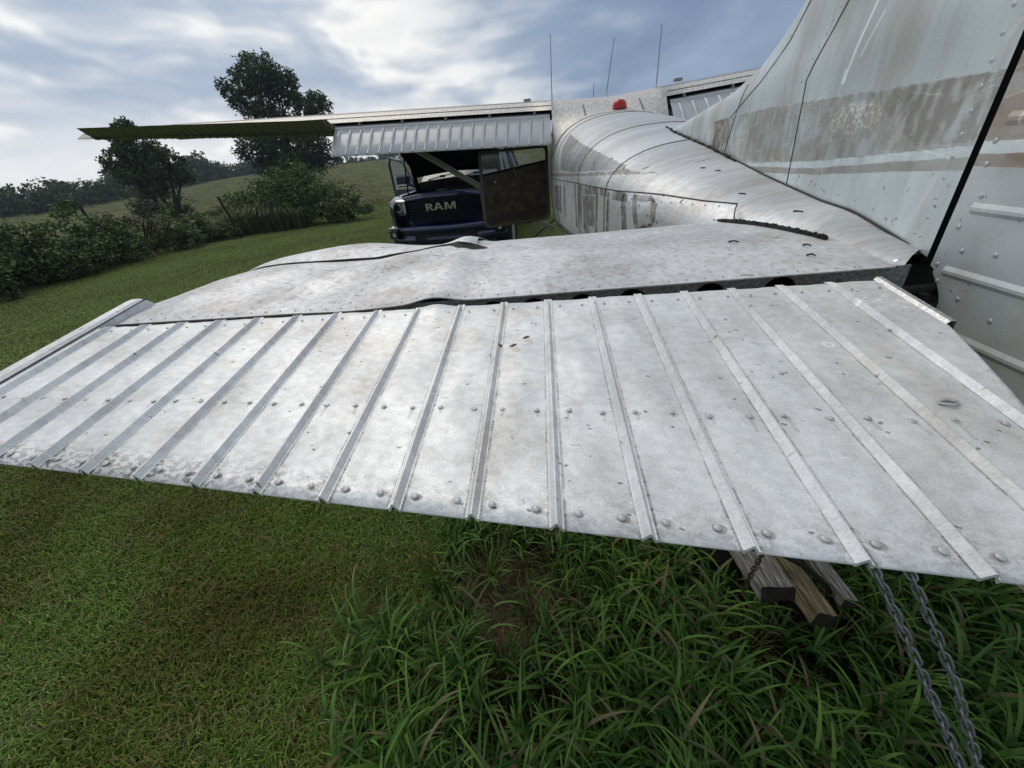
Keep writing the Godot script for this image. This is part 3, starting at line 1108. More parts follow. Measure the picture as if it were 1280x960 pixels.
func fus(z: float, a: float) -> Vector3:
	# a from 0 (right side) over the top (PI/2) to the left side (PI) and the belly
	var w := fz(FW, z)
	var c := fz(FC, z)
	var hi := fz(FT, z) - c
	var lo := c - fz(FB, z)
	var n := 2.45 if sin(a) >= 0.0 else 4.5
	var x := w * signf(cos(a)) * pow(absf(cos(a)), 2.0 / n)
	var y := (hi if sin(a) >= 0.0 else lo) * signf(sin(a)) * pow(absf(sin(a)), 2.0 / n)
	return Vector3(XC + x, c + y, z)


func build_fuselage() -> void:
	var s := st0()
	var rows := []
	var uv := []
	var zs := []
	var z := -0.80
	while z > -7.95:
		zs.append(z)
		z -= 0.045 if z > -1.6 else 0.12
	zs.append(-7.95)
	for zz in zs:
		var row := PackedVector3Array()
		var ur := PackedVector2Array()
		for k in 73:
			var p := fus(zz, TAU * k / 72.0)
			row.append(p)
			ur.append(Vector2((zz + 5.2) / 4.6, (2.0 - p.y) / 1.4))
		rows.append(row)
		uv.append(ur)
	grid(s, rows, uv)
	var body := part("fuselage", done(s), M.fuselage)
	# skin laps: round the body and along it
	for zz in [-4.75, -4.1, -2.85, -2.12, -5.6, -6.5]:
		var ring := PackedVector3Array()
		for k in 61:
			var a := lerpf(-0.25 * PI, 1.25 * PI, k / 60.0)
			ring.append(fus(zz, a))
		var rs := st0()
		tube(rs, ring, 0.0032, -1, 4)
		part("skin_lap", done(rs), M.seam, body)
	var lap := PackedVector3Array()
	for k in 30:
		var zz := lerpf(-1.255, -4.6, k / 29.0)
		lap.append(side_at(zz, 1.342 + 0.016 * smoothstep(-1.25, -1.7, zz) - 0.016 * smoothstep(-2.8, -4.6, zz)))
	var ls := st0()
	tube(ls, lap, 0.0025, -1, 4)
	var vert := PackedVector3Array()
	for k in 8:
		vert.append(side_at(lerpf(-1.255, -1.175, k / 7.0), lerpf(1.342, 1.295, k / 7.0)))
	tube(ls, vert, 0.0018, -1, 4)
	part("side_panel_lap", done(ls), M.seam, body)
	var rv := st0()
	var d := dome(6)
	for k in 60:
		var zz := lerpf(-1.3, -4.4, k / 59.0)
		rivet_at(rv, d, side_at(zz, lerpf(1.335, 1.33, k / 59.0)), Vector3(-1, 0.3, 0), 0.0036)
	for zz in [-4.7, -4.05, -2.8, -2.07]:
		for k in 40:
			var a := lerpf(0.2 * PI, 1.1 * PI, k / 39.0)
			var p := fus(zz, a)
			rivet_at(rv, d, p, Vector3(cos(a), sin(a), 0), 0.0034)
	part("rivets", done(rv), M.rivet_dull, body).set_meta("kind", "stuff")
	# tail fairing flap with its screw, and the tattered rubber seal
	var fl := st0()
	var fr := []
	for j in 12:
		var row := PackedVector3Array()
		var q := j / 11.0
		for k in 9:
			var t := k / 8.0
			var a := Vector3(lerpf(0.715, 0.735, t), lerpf(1.335, 1.286, t), lerpf(-1.02, -0.812, t))
			var b := Vector3(lerpf(0.588, 0.655, t), lerpf(1.285, 1.256, t), lerpf(-0.93, -0.750, t))
			var c := a.lerp(b, q) + Vector3(-0.014, 0.013, 0.008) * sin(PI * q)
			if t > 0.8:
				c += Vector3(0.004, 0.0, -0.014) * pow((t - 0.8) / 0.2, 2.0) * pow(absf(q * 2.0 - 1.0), 3.0)
			row.append(c)
		fr.append(row)
	grid(fl, fr, fairing_uv(fr))
	part("tail_fairing", done(fl), M.fuselage, body)
	var fe := PackedVector3Array()
	for k in 9:
		fe.append(fr[11][k] + Vector3(-0.003, -0.0035, 0.002))
	part("fairing_edge", tubem(fe, 0.0028, -1, 5), M.seam, body)
	var sc := part("screw", dome(12), M.screw, body)
	sc.transform = Transform3D(frame_of(Vector3(-0.55, 0.6, 0.5).normalized()).scaled(Vector3.ONE * 0.0085), Vector3(0.664, 1.274, -0.776))
	var sl := PackedVector3Array()
	for q in [[0.518, -1.29], [0.543, -1.18], [0.565, -1.07], [0.585, -0.97], [0.600, -0.89]]:
		sl.append(Vector3(q[0], stab_y(q[0], q[1]) + 0.004, q[1]))
	var ss := st0()
	tube(ss, sl, 0.0065, 0.005, 8)
	for k in 60:
		var q := rng.randf()
		var p: Vector3 = sl[int(q * 3.99)].lerp(sl[int(q * 3.99) + 1], rng.randf())
		box(ss, p + Vector3(rng.randf_range(-0.007, 0.004), 0.0045, 0.0), Vector3(rng.randf_range(0.003, 0.007), 0.002, rng.randf_range(0.003, 0.006)), Basis(Vector3(rng.randf(), rng.randf(), 0.3).normalized(), rng.randf_range(0, 2)))
	part("rubber_seal", done(ss), M.rubber, body)
	# spatters and dark ticks on the shoulder
	for q in [[-1.62, 0.62], [-1.55, 0.60], [-1.30, 0.66], [-1.08, 0.64]]:
		var p := fus(q[0], q[1] * PI)
		var tk := st0()
		tube(tk, PackedVector3Array([p + Vector3(-0.006, 0.001, -0.01), p + Vector3(0, 0.0015, 0), p + Vector3(0.004, 0.001, 0.012)]), 0.0022, 0.0012, 5)
		part("scuff_mark", done(tk), M.black, body)
	# hidden end of the tail cone: torque tube, horn and bolts in the dark notch
	var tc := st0()
	tube(tc, line(Vector3(0.585, 1.225, -0.745), Vector3(0.745, 1.225, -0.755)), 0.011, -1, 12)
	box(tc, Vector3(0.695, 1.19, -0.745), Vector3(0.010, 0.07, 0.04))
	tube(tc, line(Vector3(0.70, 1.196, -0.735), Vector3(0.745, 1.200, -0.735)), 0.009, -1, 10)
	part("elevator_horn", done(tc), M.metal_dark, body)
	var cone := st0()
	var cr := []
	for q in [[-0.80, 0.055, 0.14], [-0.74, 0.050, 0.12], [-0.70, 0.035, 0.08], [-0.68, 0.004, 0.008]]:
		var row := PackedVector3Array()
		for k in 17:
			var a := TAU * k / 16.0
			row.append(Vector3(XC - 0.03 + cos(a) * q[1], 1.12 + sin(a) * q[2] * 0.55, q[0]))
		cr.append(row)
	grid(cone, cr)
	part("tail_cone", done(cone), M.metal_dull, body)
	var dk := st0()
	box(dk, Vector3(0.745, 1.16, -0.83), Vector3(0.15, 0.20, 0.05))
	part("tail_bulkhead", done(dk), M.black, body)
	# tail wheel spring, wheel
	var tg := st0()
	tube(tg, PackedVector3Array([Vector3(XC, 1.02, -1.6), Vector3(XC, 0.80, -1.42), Vector3(XC, 0.34, -1.32)]), 0.03, 0.02, 10)
	for sx in [-0.05, 0.05]:
		tube(tg, line(Vector3(XC + sx, 0.36, -1.32), Vector3(XC + sx, 0.13, -1.32)), 0.012)
	part("tail_spring", done(tg), M.metal_dark)
	part("tail_wheel", wheel_mesh(0.13, 0.08, Vector3(XC, 0.13, -1.32)), M.tyre)


func fairing_uv(rows: Array) -> Array:
	var o := []
	for r in rows:
		var u := PackedVector2Array()
		for p in r:
			u.append(Vector2((p.z + 5.2) / 4.6, (2.0 - p.y) / 1.4))
		o.append(u)
	return o


func wheel_mesh(r: float, w: float, c: Vector3) -> ArrayMesh:
	var s := st0()
	var rows := []
	for q in [[0.0, -0.3], [0.55, -0.34], [0.6, -0.5], [0.93, -0.5], [1.0, -0.3], [1.0, 0.3], [0.93, 0.5], [0.6, 0.5], [0.55, 0.34], [0.0, 0.3]]:
		var row := PackedVector3Array()
		for k in 25:
			row.append(c + Vector3(q[1] * w, cos(TAU * k / 24) * q[0] * r, sin(TAU * k / 24) * q[0] * r))
		rows.append(row)
	grid(s, rows)
	return done(s)


func side_at(z: float, y: float) -> Vector3:
	# point on the left side skin at a given height
	var c := fz(FC, z)
	var w := fz(FW, z)
	var hi := fz(FT, z) - c
	var lo := c - fz(FB, z)
	var q := clampf((y - c) / (hi if y > c else lo), -1.0, 1.0)
	var n := 2.45 if y > c else 4.5
	return Vector3(XC - w * pow(1.0 - pow(absf(q), n), 1.0 / n) - 0.0005, y, z)


const FIN_LE := [[1.575, -2.60], [1.60, -2.36], [1.655, -1.80], [1.70, -1.62], [1.755, -1.51], [1.82, -1.42], [1.95, -1.31], [2.15, -1.20], [2.4, -1.10], [2.58, -1.02]]


func fin_le(y: float) -> float:
	for k in FIN_LE.size() - 1:
		if y <= FIN_LE[k + 1][0]:
			return lerpf(FIN_LE[k][1], FIN_LE[k + 1][1], clampf((y - FIN_LE[k][0]) / (FIN_LE[k + 1][0] - FIN_LE[k][0]), 0, 1))
	return FIN_LE[-1][1]


func fin_base(z: float) -> float:
	return fz(FT, z) + 0.001


func fin_half(z: float, y: float) -> float:
	var le := fin_le(maxf(y, 1.575))
	var c := maxf(-0.785 - le, 0.05)
	var s := clampf((z - le) / c, 0.0, 1.0)
	return 0.004 + 0.045 * minf(c, 1.0) * sqrt(s) * (1.22 - 0.75 * s)


func fin_pt(z: float, y: float, off := 0.0) -> Vector3:
	return Vector3(XC - fin_half(z, y) - off, y, z)


func build_fin_and_rudder() -> void:
	var s := st0()
	for sg in [1.0, -1.0]:
		var rows := []
		var uv := []
		for j in 61:
			var row := PackedVector3Array()
			var ur := PackedVector2Array()
			for i in 65:
				var zq := lerpf(-2.62, -0.785, i / 64.0)
				var base := fin_base(zq)
				# upper edge over this station
				var top := 2.58
				for k in FIN_LE.size() - 1:
					if zq <= FIN_LE[k + 1][1]:
						top = lerpf(FIN_LE[k][0], FIN_LE[k + 1][0], clampf((zq - FIN_LE[k][1]) / (FIN_LE[k + 1][1] - FIN_LE[k][1]), 0, 1))
						break
				top = maxf(top, base + 0.001)
				var y := lerpf(base, top, j / 60.0)
				row.append(Vector3(XC - sg * fin_half(zq, y), y, zq))
				ur.append(Vector2((zq + 2.75) / 2.048, (2.175 - y) / 1.024))
			rows.append(row)
			uv.append(ur)
		grid(s, rows, uv)
	var fin := part("vertical_fin", done(s), M.fin)
	for pts in [[[-1.19, 1.80], [-1.305, 1.62], [-1.288, 1.367]], [[-1.345, 1.86], [-1.45, 1.73], [-1.56, 1.655], [-1.74, 1.575]], [[-1.66, 1.66], [-1.70, 1.575], [-1.755, 1.452]]]:
		var sm := st0()
		var pl := PackedVector3Array()
		for k in 25:
			var f: float = k / 24.0 * (pts.size() - 1)
			var a: Array = pts[mini(int(f), pts.size() - 2)]
			var b: Array = pts[mini(int(f), pts.size() - 2) + 1]
			var t: float = f - mini(int(f), pts.size() - 2)
			pl.append(fin_pt(lerpf(a[0], b[0], t), lerpf(a[1], b[1], t)))
		tube(sm, pl, 0.0019, -1, 4)
		part("skin_lap", done(sm), M.seam, fin)
	# fillet angle along the foot of the fin
	var ft := st0()
	var fp := PackedVector3Array()
	for k in 30:
		var z := lerpf(-2.6, -1.62, k / 29.0)
		fp.append(Vector3(XC - fin_half(z, fin_base(z)) - 0.008, fin_base(z) - 0.001, z))
	tube(ft, fp, 0.005, -1, 6)
	for k in 26:
		var p: Vector3 = fp[rng.randi_range(0, 28)]
		box(ft, p + Vector3(-0.004, 0.005, rng.randf_range(-0.02, 0.02)), Vector3(0.007, 0.004, rng.randf_range(0.01, 0.03)))
	part("foot_seal", done(ft), M.rubber, fin)
	var fp2 := PackedVector3Array()
	for k in 24:
		var z := lerpf(-1.62, -0.80, k / 23.0)
		fp2.append(Vector3(XC - fin_half(z, fin_base(z)) - 0.003, fin_base(z), z))
	part("foot_gap", tubem(fp2, 0.0026, -1, 5), M.seam, fin)
	var rv := st0()
	var d := dome(7)
	for k in 16:
		var y := lerpf(1.31, 1.80, k / 15.0)
		rivet_at(rv, d, fin_pt(-0.815, y), Vector3(-1, 0, 0.1), 0.0038 if k > 3 else 0.0028)
	for k in 14:
		var z := lerpf(-0.83, -1.6, k / 13.0)
		rivet_at(rv, d, fin_pt(z, fin_base(z) + 0.022), Vector3(-1, 0.1, 0), 0.0028)
	for k in 9:
		var t := k / 8.0
		rivet_at(rv, d, fin_pt(lerpf(-1.305, -1.20, t) - 0.022, lerpf(1.62, 1.79, t)), Vector3(-1, 0, 0), 0.0030)
		rivet_at(rv, d, fin_pt(lerpf(-1.55, -1.34, t * 0.9), lerpf(1.63, 1.85, t)), Vector3(-1, 0, 0), 0.0028)
	for q in [[-1.50, 1.60], [-1.47, 1.65], [-1.62, 1.61], [-1.78, 1.53], [-1.80, 1.50], [-1.4, 1.7]]:
		rivet_at(rv, d, fin_pt(q[0], q[1]), Vector3(-1, 0, 0), 0.0028)
	part("rivets", done(rv), M.rivet, fin).set_meta("kind", "stuff")
	var kn := part("bolt_head", dome(12), M.screw, fin)
	kn.transform = Transform3D(frame_of(Vector3(-1, 0.1, 0.1).normalized()).scaled(Vector3(0.006, 0.013, 0.006)), fin_pt(-1.235, 1.375))
	# hinge post: coloured black to paint in the shade of the rudder gap
	var hp := st0()
	box(hp, Vector3(XC, 1.90, -0.80), Vector3(0.040, 1.27, 0.006))
	part("fin_post", done(hp), M.black, fin)
	build_rudder()


func rud(d: float, y: float, off := 0.0) -> Vector3:
	# d metres aft of the hinge, trailing edge a little to the left
	var a := deg_to_rad(3.0)
	var half := 0.024 * clampf(1.0 - d / 0.62, 0.06, 1.0)
	return Vector3(XC - sin(a) * d - cos(a) * (half + off), y - 0.02 * d, -0.773 + cos(a) * d)


func rud_front(y: float) -> float:
	# outline of the leading edge: straight above, notched over the elevator horn, then aft
	if y > 1.262:
		return 0.0
	if y > 1.252:
		return 0.010
	if y > 1.205:
		return lerpf(0.046, 0.012, pow((y - 1.205) / 0.047, 1.6))
	return lerpf(0.022, 0.046, clampf((y - 1.10) / 0.105, 0.0, 1.0))


func build_rudder() -> void:
	var s := st0()
	for sg in [1.0, -1.0]:
		var rows := []
		var uv := []
		for j in 140:
			var y := 1.10 + (j - 30) * 0.005 if j > 30 and j < 70 else (lerpf(0.86, 1.10, j / 30.0) if j <= 30 else lerpf(1.30, 2.52, (j - 70) / 69.0))
			var row := PackedVector3Array()
			var ur := PackedVector2Array()
			for i in 16:
				var dd := lerpf(rud_front(y), 0.60 - 0.12 * smoothstep(1.5, 2.5, y), i / 15.0)
				var p := rud(dd, y)
				if sg < 0:
					p.x = 2.0 * (XC - sin(deg_to_rad(3.0)) * dd) - p.x
				row.append(p)
				ur.append(Vector2((-0.772 + dd + 0.85), (1.95 - y)))
			rows.append(row)
			uv.append(ur)
		grid(s, rows, uv)
	# front web and trailing edge cap
	var web := []
	for k in 2:
		var row := PackedVector3Array()
		for j in 90:
			var y := lerpf(0.86, 2.52, j / 89.0)
			var p := rud(rud_front(y), y)
			if k == 1:
				p.x = 2.0 * XC - p.x
			row.append(p)
		web.append(row)
	var rudder := part("rudder", done(s), M.rudder)
	var ws := st0()
	grid(ws, web)
	part("leading_web", done(ws), M.black, rudder)  # black colour serves as the darkness inside the hinge gap
	for y0 in [1.365, 1.262, 1.163, 1.062, 0.962, 1.49, 1.60, 1.71, 1.82]:
		var b := st0()
		var rows := []
		var uv := []
		for i in 20:
			var dd: float = lerpf((0.028 if y0 < 1.4 else 0.022), 0.56, pow(i / 19.0, 2.0))
			var f := smoothstep(0.0, 0.03, i / 19.0)
			var row := PackedVector3Array()
			var ur := PackedVector2Array()
			for q in [[0.010, 0.0002], [0.003, 0.0036], [-0.002, 0.0036], [-0.008, 0.0002]]:
				row.append(rud(dd, y0 + q[0] * lerpf(0.5, 1.0, f), q[1] * f))
				ur.append(Vector2(-0.772 + dd + 0.85, 1.95 - y0 - 0.012))
			rows.append(row)
			uv.append(ur)
		grid(b, rows, uv, false)
		part("rib_bead", done(b), M.rudder, rudder)
	var d := dome(10)
	for q in [[0.035, 1.385], [0.02, 1.335], [0.045, 1.30], [0.012, 1.27], [0.10, 1.305], [0.025, 1.243], [0.075, 1.225], [0.14, 1.21], [0.055, 1.175], [0.035, 1.165], [0.06, 1.12], [0.12, 1.09], [0.03, 1.49], [0.03, 1.55], [0.018, 1.462], [0.02, 1.43], [0.10, 1.40], [0.19, 1.31], [0.19, 1.10]]:
		var r := part("rivet", d, M.rivet, rudder)
		r.transform = Transform3D(frame_of(Vector3(-1, 0, -0.05).normalized()).scaled(Vector3.ONE * 0.0042), rud(q[0], q[1], 0.0002))


# ------------------------------------------------------------------ wings
func lip_y(x: float) -> float:
	return (1.945 - 0.0499 * (x - 0.164)) if x < XC else (1.942 + 0.057 * (x - 1.31))


func wing_sec(x: float, q: float, upper: bool) -> Vector3:
	# q from 0 at the cove lip (z -4.72) to 1 at the leading edge (z -6.15)
	var z := lerpf(-4.72, -6.15, q)
	var y := lip_y(x)
	var chord_rise := 0.055 * q
	if upper:
		return Vector3(x, y + chord_rise + 0.125 * pow(sin(PI * pow(q, 0.80)), 0.85) * (1.0 - 0.25 * q), z)
	var thin := lerpf(1.0, 0.05, smoothstep(-2.1, -4.9, x))
	return Vector3(x, y - 0.085 * thin * (1.0 - pow(q, 3.0)) + chord_rise * 1.3 + 0.015 * sin(PI * q), z)


func wing_half(x0: float, x1: float) -> ArrayMesh:
	var s := st0()
	for up in [true, false]:
		var rows := []
		for i in 21:
			var x := lerpf(x0, x1, i / 20.0)
			var row := PackedVector3Array()
			for j in 19:
				row.append(wing_sec(x, j / 18.0, up))
			rows.append(row)
		grid(s, rows)
	for x in [x0, x1]:
		var a := PackedVector3Array()
		var b := PackedVector3Array()
		for j in 19:
			a.append(wing_sec(x, j / 18.0, true))
			b.append(wing_sec(x, j / 18.0, false))
		grid(s, [a, b])
	return done(s)


func build_wings() -> void:
	var left := part("left_wing", wing_half(0.185, -4.98), M.wing)
	var right := part("right_wing", wing_half(1.30, 6.4), M.wing)
	var mid := part("wing_centre_section", wing_half(0.185, 1.30), M.wing)
	# rear closing web, dark inside the flap cove
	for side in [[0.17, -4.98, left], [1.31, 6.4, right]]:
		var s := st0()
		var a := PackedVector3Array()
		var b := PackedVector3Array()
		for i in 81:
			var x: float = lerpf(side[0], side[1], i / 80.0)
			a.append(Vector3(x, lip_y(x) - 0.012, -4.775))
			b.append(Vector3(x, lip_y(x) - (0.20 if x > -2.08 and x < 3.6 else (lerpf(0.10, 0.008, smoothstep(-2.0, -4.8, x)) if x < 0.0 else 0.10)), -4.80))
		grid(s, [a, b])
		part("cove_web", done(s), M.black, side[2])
		for k in 5:
			var x: float = lerpf(side[0], side[0] + (side[1] - side[0]) * 0.44, (k + 0.35) / 5.0)
			part("flap_track", boxm(Vector3(x, lip_y(x) - 0.03, -4.735), Vector3(0.02, 0.05, 0.06)), M.metal_dull, side[2])
	# spanwise skin laps on top
	for q in [[left, 0.18, -4.95], [right, 1.32, 6.3]]:
		var s := st0()
		for f in [0.05, 0.18, 0.33]:
			var pts := PackedVector3Array()
			for i in 11:
				pts.append(wing_sec(lerpf(q[1], q[2], i / 10.0), f, true))
			tube(s, pts, 0.003, -1, 4)
		part("skin_lap", done(s), M.seam, q[0])
	flap(0.163, -2.07, left, true)
	flap(1.335, 3.55, right, false)
	aileron(left)
	# left cove end plate beside the aileron
	var ep := st0()
	slab(ep, PackedVector2Array([Vector2(-4.72, 2.06), Vector2(-4.84, 1.97), Vector2(-4.95, 1.95), Vector2(-4.9, 2.08)]), func(p: Vector2, t: float) -> Vector3: return Vector3(t, p.y, p.x), -2.085, -2.10)
	part("cove_end_plate", done(ep), M.wing, left)
	# fairings from the wing onto the cabin roof
	var fr := st0()
	var rows := []
	for j in 10:
		var q := j / 9.0
		var row := PackedVector3Array()
		for i in 25:
			var x := lerpf(0.185, 1.30, i / 24.0)
			var crown := 1.0 - pow(absf(x - XC) / 0.575, 3.0)
			var a := Vector3(x, lip_y(x) + 0.001, -4.722)
			var b := Vector3(XC + (x - XC) * 1.02, fus_top(x, -4.45) + 0.003, -4.45)
			var p := a.lerp(b, q)
			p.y -= 0.012 * sin(PI * q) * crown
			row.append(p)
		rows.append(row)
	grid(fr, rows)
	part("roof_fairing", done(fr), M.wing)
	var fe := st0()
	for sx in [0.185, 1.30]:
		var a := PackedVector3Array([Vector3(sx, lip_y(sx), -4.72), Vector3(sx, lip_y(sx) + 0.01, -4.78)])
		var b := PackedVector3Array([Vector3(sx + (0.02 if sx < XC else -0.02), 1.55, -4.5), Vector3(sx, 1.55, -4.85)])
		grid(fe, [a, b])
	part("root_skin", done(fe), M.metal_dull)
	var lp := st0()
	for x in [0.50, 1.05]:
		tube(lp, PackedVector3Array([wing_sec(x, 0.22, true), wing_sec(x, 0.02, true), Vector3(x, fus_top(x, -4.5) + 0.02, -4.52)]), 0.004, -1, 4)
	part("roof_lap", done(lp), M.seam)


func fus_top(x: float, z: float) -> float:
	var c := fz(FC, z)
	var q := clampf(absf(x - XC) / fz(FW, z), 0.0, 0.985)
	return c + (fz(FT, z) - c) * pow(1.0 - pow(q, 2.45), 1.0 / 2.45)


func flap(xa: float, xb: float, wing: Node3D, near: bool) -> void:
	var n := 19 if near else 18
	var P := func(x: float, t: float, up: float) -> Vector3:
		var y0 := lip_y(x) - 0.038
		var y1 := lip_y(x) - 0.305
		return Vector3(x, lerpf(y0, y1, t) + 0.018 * sin(PI * minf(t * 1.4, 1.0)), lerpf(-4.735, -4.42, t)) + Vector3(0, 0.76, 0.65) * up
	var s := st0()
	var rows := []
	for q in [[0.0, -0.03], [-0.03, 0.0], [0.0, 0.012], [0.06, 0.012], [0.12, 0.008], [0.121, 0.0], [0.35, 0.0], [0.65, 0.0], [1.0, 0.0], [1.0, -0.008], [0.5, -0.05], [0.05, -0.07]]:
		var row := PackedVector3Array()
		for i in 41:
			row.append(P.call(lerpf(xa, xb, i / 40.0), q[0], q[1]))
		rows.append(row)
	grid(s, rows)
	var f := part("flap", done(s), M.flap, wing)
	for k in n:
		var x := lerpf(xa, xb, (k + 0.6) / (n + 0.2))
		var b := st0()
		var rr := []
		for j in 8:
			var t := lerpf(0.13, 0.995, j / 7.0)
			var row := PackedVector3Array()
			for q in [[-0.016, 0.0005], [-0.004, 0.014], [0.004, 0.014], [0.016, 0.0005]]:
				row.append(P.call(x + q[0] - 0.03 * t * (1.0 if near else -1.0), t, q[1] * smoothstep(0.12, 0.2, t)))
			rr.append(row)
		grid(b, rr, [], false)
		part("rib_bead", done(b), M.flap, f)


func aileron(wing: Node3D) -> void:
	# raised, so that its ribbed lower side faces aft and mirrors the grass
	var A := Vector3(-2.105, 1.948, -4.80)
	var B := Vector3(-4.86, 2.185, -4.80)
	var C := Vector3(-2.05, 2.068, -4.52)
	var D := Vector3(-4.72, 2.262, -4.52)
	var n := (B - A).cross(C - A).normalized()
	if n.y > 0:
		n = -n
	var s := st0()
	var rows := []
	for j in 9:
		var row := PackedVector3Array()
		for i in 41:
			row.append(A.lerp(B, i / 40.0).lerp(C.lerp(D, i / 40.0), j / 8.0))
		rows.append(row)
	var top := []
	for j in 9:
		var row := PackedVector3Array()
		for i in 41:
			row.append(rows[8 - j][i] - n * 0.075 * (j / 8.0))
		top.append(row)
	rows.append_array(top)
	rows.append(rows[0])
	grid(s, rows, [], false)
	for e in [0, 40]:
		for j in 8:
			quad(s, rows[j][e], rows[j + 1][e], rows[16 - j][e], rows[17 - j][e])
	var ai := part("aileron", done(s), M.under, wing)
	for k in 32:
		var f0 := (k + 0.5) / 32.0
		var b := st0()
		var rr := []
		for j in 6:
			var t := lerpf(0.03, 0.99, j / 5.0)
			var c := A.lerp(B, f0).lerp(C.lerp(D, f0), t)
			var along := (B - A).normalized()
			rr.append(PackedVector3Array([c - along * 0.016 + n * 0.0004, c - along * 0.004 + n * 0.010, c + along * 0.004 + n * 0.010, c + along * 0.016 + n * 0.0004]))
		grid(b, rr, [], false)
		part("rib_bead", done(b), M.under, ai)


func build_cabin_bits() -> void:
	# whip antennas, beacon
	for q in [[Vector3(0.219, 2.085, -5.4), Vector3(0.225, 2.67, -5.40)], [Vector3(0.82, 2.06, -5.4), Vector3(0.89, 2.56, -5.36)], [Vector3(1.366, 2.077, -5.4), Vector3(1.37, 2.615, -5.36)], [Vector3(0.695, 2.07, -5.5), Vector3(0.70, 2.22, -5.5)]]:
		var a := st0()
		tube(a, line(q[0], q[1], 3), 0.006, 0.0035, 6)
		var an := part("whip_antenna", done(a), M.metal_dull)
		var f := st0()
		tube(f, line(q[0] - Vector3(0, 0.03, 0), q[0] + (q[1] - q[0]) * 0.11), 0.016, 0.009, 8)
		part("antenna_foot", done(f), M.wing, an)
	part("vent_cap", boxm(Vector3(-0.06, 2.115, -5.35), Vector3(0.08, 0.03, 0.06)), M.metal_dull)
	part("vent_cap", boxm(Vector3(1.58, 2.135, -5.35), Vector3(0.08, 0.025, 0.06)), M.metal_dull)
	var bc := st0()
	var rows := []
	for q in [[0.068, 0.0], [0.068, 0.03], [0.060, 0.062], [0.040, 0.082], [0.0, 0.088]]:
		var row := PackedVector3Array()
		for k in 25:
			row.append(Vector3(0.838 + cos(TAU * k / 24) * q[0], 1.868 + q[1], -4.64 + sin(TAU * k / 24) * q[0]))
		rows.append(row)
	grid(bc, rows)
	var beacon := part("beacon", done(bc), M.red)
	var bs := st0()
	tube(bs, line(Vector3(0.838, 1.845, -4.64), Vector3(0.838, 1.875, -4.64)), 0.074, -1, 20)
	part("beacon_base", done(bs), M.metal_dark, beacon)
	# wing strut
	var w := st0()
	var a := Vector3(0.19, 0.69, -5.65)
	var b := Vector3(-1.88, 2.05, -5.45)
	var ax := (b - a).normalized()
	var side := Vector3(0, 0, 1)
	var up := ax.cross(side).normalized()
	var rr := []
	for k in 17:
		var t := TAU * k / 16.0
		rr.append(PackedVector3Array([a + side * cos(t) * 0.05 + up * sin(t) * 0.034, b + side * cos(t) * 0.06 + up * sin(t) * 0.034]))
	grid(w, rr)
	part("wing_strut", done(w), M.strut)
	build_door()
	# main gear, windshield and nose, beyond what the photo shows
	for sx in [-1.0, 1.0]:
		var g := st0()
		var r2 := []
		for q in [[0.42, 0.78], [0.75, 0.55], [1.12, 0.26]]:
			var c := Vector3(XC + sx * q[0], q[1], -6.5)
			r2.append(PackedVector3Array([c + Vector3(0, 0.012, -0.06), c + Vector3(0, 0.012, 0.06), c + Vector3(0, -0.012, 0.06), c + Vector3(0, -0.012, -0.06), c + Vector3(0, 0.012, -0.06)]))
		grid(g, r2, [], false)
		part("gear_leg", done(g), M.metal_dark)
		part("main_wheel", wheel_mesh(0.24, 0.17, Vector3(XC + sx * 1.2, 0.20, -6.5)), M.tyre)
	var pr := st0()
	for sg in [-1.0, 1.0]:
		var r3 := []
		for q in [[0.06, 0.06], [0.3, 0.075], [0.65, 0.07], [0.98, 0.04]]:
			var c := Vector3(XC + 0.12 * q[0] * sg, 1.12 + sg * q[0], -8.02)
			r3.append(PackedVector3Array([c + Vector3(-q[1], 0, -0.02), c + Vector3(0, 0, 0.012), c + Vector3(q[1], 0, 0.02)]))
		grid(pr, r3)
	part("propeller", done(pr), M.metal_dark)


